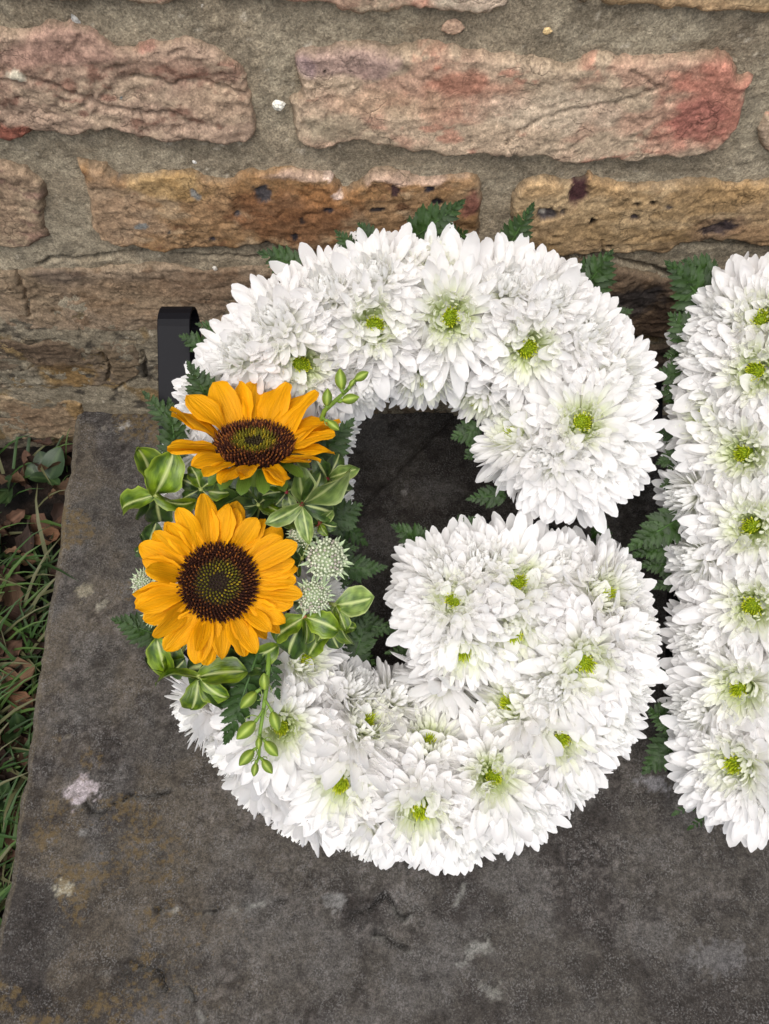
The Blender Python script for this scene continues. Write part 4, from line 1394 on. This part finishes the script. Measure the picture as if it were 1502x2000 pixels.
sprig((595, 1205), .104, [(528, 1255, .105, LB, 1.35, .2), (600, 1265, .103, LB, 1.2, 0), (668, 1230, .105, LB, 1.4, -.3), (555, 1290, .098, LD, 1.2, .2), (585, 1160, .1, LD, 1.3, .1), (625, 1245, .1, LB, 1.2, .3)],
      'glossy green leaf cluster right of the lower sunflower, under pincushion flowers', (580, 1160), 6, (150, 100, 70))
sprig((655, 1182), .095, [(733, 1172, .098, LP, 1.55, .1), (690, 1270, .095, LB, .8, .5), (680, 1235, .1, LB, 1.1, -.4), (635, 1225, .1, LP, 1.2, .2)],
      'single broad pale leaf pointing into the hole with small leaves', (610, 1170), 7)
sprig((590, 1090), .10, [(540, 1080, .105, LD, 1.3, .1), (580, 1130, .104, LD, 1.1, .1), (610, 1040, .105, LD, 1.2, .1), (560, 1050, .108, LD, 1.2, .3)],
      'dark leaves between lower sunflower and pincushion flowers', (560, 1110), 8)

sprig((640, 935), .102, [(700, 905, .108, LP, 1.0, .7), (612, 890, .112, LD, 1.2, 0), (655, 985, .105, LB, 1.1, -.4), (575, 945, .11, LP, 1.1, .5), (690, 965, .095, LD, 1.3, .2), (668, 880, .1, LD, 1.1, 0), (600, 965, .112, LD, 1.2, -.3)],
      'curly mixed green leaves filling the corner right of the upper sunflower', (600, 960), 9, (130, 40, 52))
sprig((470, 1290), .094, [(400, 1275, .098, LD, 1.4, .1), (530, 1310, .1, LD, 1.3, .1), (480, 1350, .096, LD, 1.3, 0), (420, 1345, .092, LD, 1.3, 0), (545, 1260, .1, LB, 1.2, .3), (350, 1300, .09, LD, 1.4, 0)],
      'shaded dark leaves right under the petals of the lower sunflower', (470, 1240), 10)
sprig((640, 1215), .090, [(600, 1290, .092, LB, 1.1, .4), (660, 1275, .09, LD, 1.2, 0), (700, 1230, .09, LB, 1.1, .5), (570, 1230, .096, LD, 1.3, 0), (690, 1190, .085, LD, 1.3, 0), (625, 1260, .098, LP, .9, .5)],
      'small leaves trailing at the inner edge below the pincushion flowers', (610, 1180), 11, (150, 100, 70))
sprig((290, 1060), .080, [(262, 1080, .084, LD, 1.4, 0), (310, 1020, .088, LD, 1.4, 0), (275, 1040, .082, LD, 1.4, .2), (330, 1080, .085, LD, 1.4, 0)],
      'dark leaf pair in shade at the left of the lower sunflower', (330, 1060), 12)

sprig((392, 955), .103, [(345, 930, .107, LD, 1.3, .2), (372, 905, .105, LB, 1.2, -.2), (430, 930, .106, LD, 1.3, 0), (352, 975, .104, LD, 1.2, .3), (420, 985, .104, LD, 1.3, -.2), (390, 1005, .1, LD, 1.3, 0), (455, 965, .103, LB, 1.1, .3)],
      'small dark leaves below the left petals of the upper sunflower', (420, 990), 13)
sprig((560, 960), .108, [(520, 945, .112, LB, 1.2, .3), (545, 925, .11, LD, 1.2, 0), (590, 940, .113, LD, 1.2, .2), (535, 990, .11, LD, 1.3, 0), (575, 1010, .11, LP, 1.1, .5), (505, 965, .108, LD, 1.2, .2)],
      'tangle of small leaves directly under the upper sunflower disc', (540, 1000), 14, (130, 40, 52))
sprig((625, 1020), .104, [(650, 990, .11, LP, 1.1, .6), (600, 1000, .108, LD, 1.2, .2), (662, 1030, .104, LD, 1.2, 0), (585, 1035, .106, LD, 1.2, 0), (640, 1048, .108, LB, 1.1, .4)],
      'small curled leaves just above the largest pincushion flower', (600, 1050), 15, (130, 60, 52))

# ------------------------------------------------------------------ pincushion flowers
BRACT = [petal_mesh('bract', 300 + k, (.3, -.3, .2), .3, .095, None, M_LEAF, nl=7, nw=4, tipk=.02, shape=([0, .3, .6, .85, 1], [.7, 1, .85, .45, .03]), colf=lambda t, v: (lin(178, 192, 160) * (1 - t) + lin(170, 188, 146) * t) * (1.1 if abs(v) < .2 else .95)) for k in range(3)]


def pin_mesh(seed):
    rs = random.Random(seed)
    mb = MB()
    for i in range(150):
        f = (i + .5) / 150
        a = i * GA
        ph = R_(84) * math.sqrt(f)
        d = Vector((math.sin(ph) * math.cos(a), math.sin(ph) * math.sin(a), math.cos(ph)))
        L = .78 + rs.uniform(-.12, .08)
        c = lin(176, 186, 160)
        mb.tube([d * .1, d * L], [.012, .014], lin(176, 190, 152), 4)
        t = lin(206, 212, 184) if rs.random() < .85 else lin(180, 172, 160)
        mb.tube([d * (L - .02), d * (L + .045), d * (L + .09)], [.05, .075, .03], t * (.8 + .25 * rs.random()), 5)
    V, F = [], []
    for i in range(7):
        th = math.pi * (.02 + .58 * i / 6)
        for k in range(14):
            V.append((.70 * math.sin(th) * math.cos(k * math.pi / 7), .70 * math.sin(th) * math.sin(k * math.pi / 7), .70 * math.cos(th)))
    for i in range(6):
        for k in range(14): F.append((i * 14 + k, (i + 1) * 14 + k, (i + 1) * 14 + (k + 1) % 14, i * 14 + (k + 1) % 14))
    mb.add(V, F, lin(150, 166, 126))
    return mb.mesh('pin_florets', M_CENTRE)


PINS = [pin_mesh(1), pin_mesh(2)]


def pincushion(px, py, e, R, axis_off, label, seed):
    rs = random.Random(seed)
    p = at_letter(px, py, e)
    root = thing('pincushion_flower', frame_z(p - to_cam(p) * R * .4, to_cam(p) + Vector(axis_off)), label, 'pincushion flower', 'pale pincushion flowers')
    link('pin_florets', PINS[seed % 2], root, Matrix.Scale(R, 4), 'stuff')
    for ring, (n, ph) in enumerate(((15, 82), (14, 92))):
        for i in range(n):
            link('bract', BRACT[rs.randrange(3)], root, pm(2 * math.pi * (i + .5 * ring) / n + rs.gauss(0, .08), R_(ph) + rs.gauss(0, .08), R * (1.06 + rs.gauss(0, .08)), R * .08, 0))
    return root


pincushion(636, 1092, .110, .0140, (.25, .1, .1), 'largest pale green pincushion flower right of the lower sunflower', 1)
pincushion(612, 1162, .112, .0115, (.0, -.3, .0), 'smaller pincushion flower just below the largest one', 2)
pincushion(592, 1045, .104, .0095, (-.2, .3, .2), 'small shaded pincushion flower above the largest one', 3)
pincushion(284, 1140, .088, .0090, (-.7, .1, 0), 'spiky pincushion flower edge showing left of the lower sunflower', 4)
pincushion(304, 1196, .085, .0085, (-.6, -.2, 0), 'pale pincushion flower half hidden at the lower left of the sunflower', 5)

# ------------------------------------------------------------------ larkspur bud stems
def bud_mesh(seed):
    V, F, C = [], [], []
    n, m_ = 12, 9
    prof = [(0, .05), (.06, .13), (.18, .21), (.35, .265), (.52, .27), (.68, .235), (.82, .165), (.93, .085), (1, .02)]
    for i, (x, r) in enumerate(prof):
        for k in range(n):
            a = 2 * math.pi * k / n
            rr_ = r * (1 + .07 * math.cos(a * 4))
            V.append((x, rr_ * math.cos(a), rr_ * math.sin(a)))
            q = .5 + .5 * math.cos(a * 4)
            c = lin(158, 174, 72) * q + lin(86, 112, 32) * (1 - q)
            C.append(c * (1 - .25 * x) + lin(70, 104, 36) * .25 * x)
    for i in range(m_ - 1):
        for k in range(n):
            F.append((i * n + k, i * n + (k + 1) % n, (i + 1) * n + (k + 1) % n, (i + 1) * n + k))
    return raw_mesh('bud', V, F, M_BUD, np.array(C))


BUD = bud_mesh(1)


def bud_stem(pts, e, buds, label, seed):
    rs = random.Random(seed)
    p0 = at_letter(pts[0][0], pts[0][1], e[0])
    root = thing('bud_stem', Matrix.Translation(p0), label, 'flower buds', 'stems of green flower buds')
    P = [at_letter(x, y, e[0] + (e[1] - e[0]) * i / (len(pts) - 1)) - p0 for i, (x, y) in enumerate(pts)]
    mb = MB()
    mb.tube(P, [.0017 - .0008 * i / (len(P) - 1) for i in range(len(P))], lin(112, 142, 52), 7)
    link('stem', mb.mesh('stem', M_STEM), root)
    for (ax, ay, bx, by, tx, ty) in buds:      # on the stem, bud base, bud tip
        q0, q1, q2 = (at_letter(x, y, e[1] + dz) - p0 for x, y, dz in ((ax, ay, 0), (bx, by, .003), (tx, ty, .005)))
        b = link('bud', BUD, root, frame(q1, q2 - q1, to_cam(p0)) @ Matrix.Diagonal([(q2 - q1).length * 1.12] * 3 + [1]))
        mb = MB()
        mb.tube([q0, (q0 + q1) / 2 + Vector((0, 0, -.001)), q1], [.0009, .0008, .0012], lin(108, 136, 52), 6)
        s = 1 if rs.random() < .5 else -1
        r = (q2 - q1).length * .5
        v = (q1 - q0).normalized()
        sd_ = v.cross(to_cam(p0)) * s
        mb.tube([q0 + (q1 - q0) * .6, q0 + (q1 - q0) * .6 + sd_ * r * .6 + v * r * .2, q0 + (q1 - q0) * .6 + sd_ * r * .9 + v * r * .7, q0 + (q1 - q0) * .6 + sd_ * r * .75 + v * r * 1.0], [.0004, .0004, .0003, .0002], lin(120, 140, 70), 5)
        link('pedicel', mb.mesh('pedicel', M_STEM), b, b.matrix_basis.inverted())
    return root


bud_stem([(622, 835), (634, 802), (655, 783), (678, 762), (692, 745)], (.10, .118),
         [(672, 768, 667, 760, 664, 724), (640, 797, 638, 793, 640, 762), (660, 784, 668, 782, 698, 776), (690, 748, 693, 742, 717, 728), (680, 760, 683, 755, 692, 742), (630, 815, 640, 822, 660, 838)],
         'upright stem of striped green buds right of the upper sunflower', 1)
bud_stem([(526, 1275), (522, 1330), (515, 1385), (508, 1430), (506, 1480)], (.098, .108),
         [(520, 1318, 517, 1347, 516, 1318), (521, 1335, 500, 1352, 473, 1380), (515, 1385, 498, 1410, 466, 1440), (517, 1365, 532, 1390, 542, 1424), (509, 1435, 506, 1440, 505, 1462), (509, 1440, 518, 1448, 540, 1474), (507, 1455, 495, 1465, 470, 1492), (506, 1478, 500, 1490, 496, 1514), (506, 1478, 513, 1484, 530, 1508)],
         'drooping stem of striped green buds over the lower left white flowers', 2)

# ------------------------------------------------------------------ leaf litter and grass left of the slab, colours darkened for shade
def dead_mesh(seed):
    rs = np.random.RandomState(seed)
    c0 = [lin(84, 62, 49), lin(62, 46, 38), lin(96, 74, 56), lin(50, 39, 33)][seed % 4]

    def cf(t, v):
        n = float(fbm(np.array(t * 6.0), np.array(v * 3.0 + seed), seed, 3))
        c = c0 * (.6 + .8 * n)
        return c * 1.3 if abs(v) < .12 else c
    return petal_mesh('fallen_leaf', seed, (.3, -1.2 + .5 * (seed % 3), .6), 1.0, .30, None, M_DEAD, nl=9, nw=6, wave=.09, twist=1.0, colf=cf, shape=([0, .06, .2, .34, .45, .6, .7, .85, 1], [.06, .5, .95, .75, 1.0, .72, .8, .4, .03]))


DEADS = [dead_mesh(400 + k) for k in range(8)]
TAN = petal_mesh('fallen_leaf', 450, (.2, -.5, .2), .5, .34, None, M_DEAD, nl=9, nw=6, wave=.05, colf=lambda t, v: lin(140, 102, 76) * (1.15 if abs(v) < .1 else 1), shape=([0, .06, .2, .34, .45, .6, .7, .85, 1], [.3, .6, .95, .85, 1.0, .8, .7, .45, .1]))
rs = random.Random(77)


def gpt(px, py, dz=0.0):
    p = at_z(px, py, GZ + .004)
    return Vector((p.x, p.y, p.z + dz))


named = [((125, 1050), (85, 1068), 'tan fallen leaf tucked against the slab edge', TAN, 1.3), ((80, 1310), (25, 1345), 'big brown curled leaf beside the slab at left', DEADS[2], 1.6), ((72, 1388), (30, 1362), 'small pale curled leaf by the slab edge', TAN, 1.0), ((20, 1290), (5, 1250), 'dark brown leaf lying at the left picture edge', DEADS[1], 1.4)]
for (a, b, lab, me, k) in named:
    p, q = gpt(*a, .012), gpt(*b, .015)
    d = q - p
    o = link('fallen_leaf', me, None, frame(p, d, (rs.gauss(0, .2), rs.gauss(0, .2), 1)) @ Matrix.Scale(d.length * k, 4))
    tag(o, lab, 'fallen leaf', 'fallen leaves beside the slab')
seen = set()
for i in range(170):
    py = rs.uniform(872, 1840)
    xe = np.interp(py, [p[1] for p in edge_px], [p[0] for p in edge_px])
    px = rs.uniform(-60, xe + 15)
    p = gpt(px, py, rs.uniform(.002, .014))
    a = rs.uniform(0, 6.28)
    di, sz = rs.randrange(8), rs.uniform(.014, .036)
    where = 'at the foot of the wall' if py < 920 else 'below the corner weed' if py < 1000 else 'near the tan leaf' if py < 1090 else 'under the long grass' if py < 1190 else 'in the grass above the big curled leaf' if py < 1290 else 'around the big curled leaf' if py < 1400 else 'below the big curled leaf' if py < 1500 else 'by the round-leaved weed' if py < 1620 else 'in bottom left corner of litter'
    hue = ('grey-brown', 'dark brown', 'light brown', 'blackish')[di % 4]
    edge = ', slab side' if px > xe - 25 else ', picture edge' if px < 12 else ''
    lab = ('larger ' if sz > .029 else 'tiny ' if sz < .020 else 'small ') + hue + ' crumpled leaf ' + where + edge
    if lab in seen: continue
    seen.add(lab)
    o = link('fallen_leaf', DEADS[di], None, frame(p, (math.cos(a), math.sin(a), rs.gauss(0, .25)), (rs.gauss(0, .4), rs.gauss(0, .4), 1)) @ Matrix.Scale(sz, 4))
    tag(o, lab, 'fallen leaf', 'fallen leaves beside the slab')


def weed(px, py, tips, label):
    p = gpt(px, py, .01)
    root = thing('ground_weed', Matrix.Translation(p), label, 'weed', 'weeds beside the slab')
    for (tx, ty, h, k) in tips:
        q = gpt(tx, ty, h) - p
        link('leaf', WEED[rs.randrange(len(WEED))], root, frame((0, 0, 0), q, (rs.gauss(0, .15), rs.gauss(0, .15), 1)) @ Matrix.Diagonal((q.length, q.length * k, q.length, 1)))
    return root


WEED = [petal_mesh('leaf', 470 + k, (.2, -.4, -.2), .3, .30, None, M_FERN, nl=9, nw=6, wave=.02, colf=lambda t, v: (lin(42, 62, 32) * .9 if abs(v) > .1 else lin(62, 80, 46)), shape=([0, .1, .3, .55, .8, .93, 1], [.2, .6, .95, 1, .75, .4, .05])) for k in range(3)]
weed(105, 945, [(140, 905, .03, 1.2), (95, 905, .025, 1.2), (75, 950, .02, 1.2), (125, 960, .015, 1.2), (60, 930, .02, 1.1)], 'small broad-leaved weed growing at the corner of wall and slab')
weed(25, 965, [(40, 1005, .03, 1.0), (15, 1010, .03, .9), (45, 960, .03, 1.0)], 'grey-green leaf standing in the litter near the left edge')
weed(10, 1090, [(25, 1070, .03, 1.0), (-10, 1060, .03, 1.0), (20, 1105, .02, 1.1), (5, 1120, .03, 1.0)], 'low weed with small leaves at the left picture edge')
weed(20, 1560, [(45, 1540, .03, 1.2), (10, 1530, .03, 1.2), (35, 1580, .02, 1.2), (0, 1600, .02, 1.2)], 'round-leaved weed beside the lower part of the slab')
weed(50, 1430, [(62, 1410, .03, 1.1), (45, 1460, .03, 1.1), (58, 1450, .03, 1.1)], 'tiny green weed against the slab edge lower left')
mb = MB()
for i in range(620):
    py = rs.choice([rs.uniform(1080, 1460), rs.uniform(880, 1850), rs.uniform(1500, 1850)])
    xe = np.interp(py, [p[1] for p in edge_px], [p[0] for p in edge_px])
    px = rs.uniform(-80, xe + 5) if i < 380 else rs.uniform(-420, -80)
    p = gpt(px, py, -.002)
    a = rs.gauss(.4, 1.0)
    L = rs.uniform(.02, .085)
    out = Vector((math.cos(a), math.sin(a), 0))
    if px > xe - 30 and out.x > 0: out.x *= .2
    side_ = Vector((-out.y, out.x, 0)) * rs.uniform(.0007, .0023)
    hgt = rs.uniform(.12, .7)
    pts = [p + out * (L * f) + Vector((0, 0, L * hgt * math.sin(f * 1.9))) for f in (0, .25, .5, .75, 1)]
    c = random.Random(i).choice([lin(50, 76, 32), lin(74, 98, 46), lin(40, 60, 28), lin(96, 96, 66)])
    V = []
    for f, q in zip((0, .25, .5, .75, 1), pts):
        k = 1 - f ** 2 * .95
        V += [q - side_ * k, q + Vector((0, 0, -.0004)), q + side_ * k]
    F = []
    for s_ in range(4):
        for t_ in range(2):
            F.append((s_ * 3 + t_, s_ * 3 + t_ + 1, s_ * 3 + t_ + 4, s_ * 3 + t_ + 3))
    mb.add(V, F, c)
o = link('grass', mb.mesh('grass', M_GRASS))
tag(o, 'thin green grass blades growing beside the slab', 'grass', kind='stuff')
print('objects', len(bpy.data.objects))
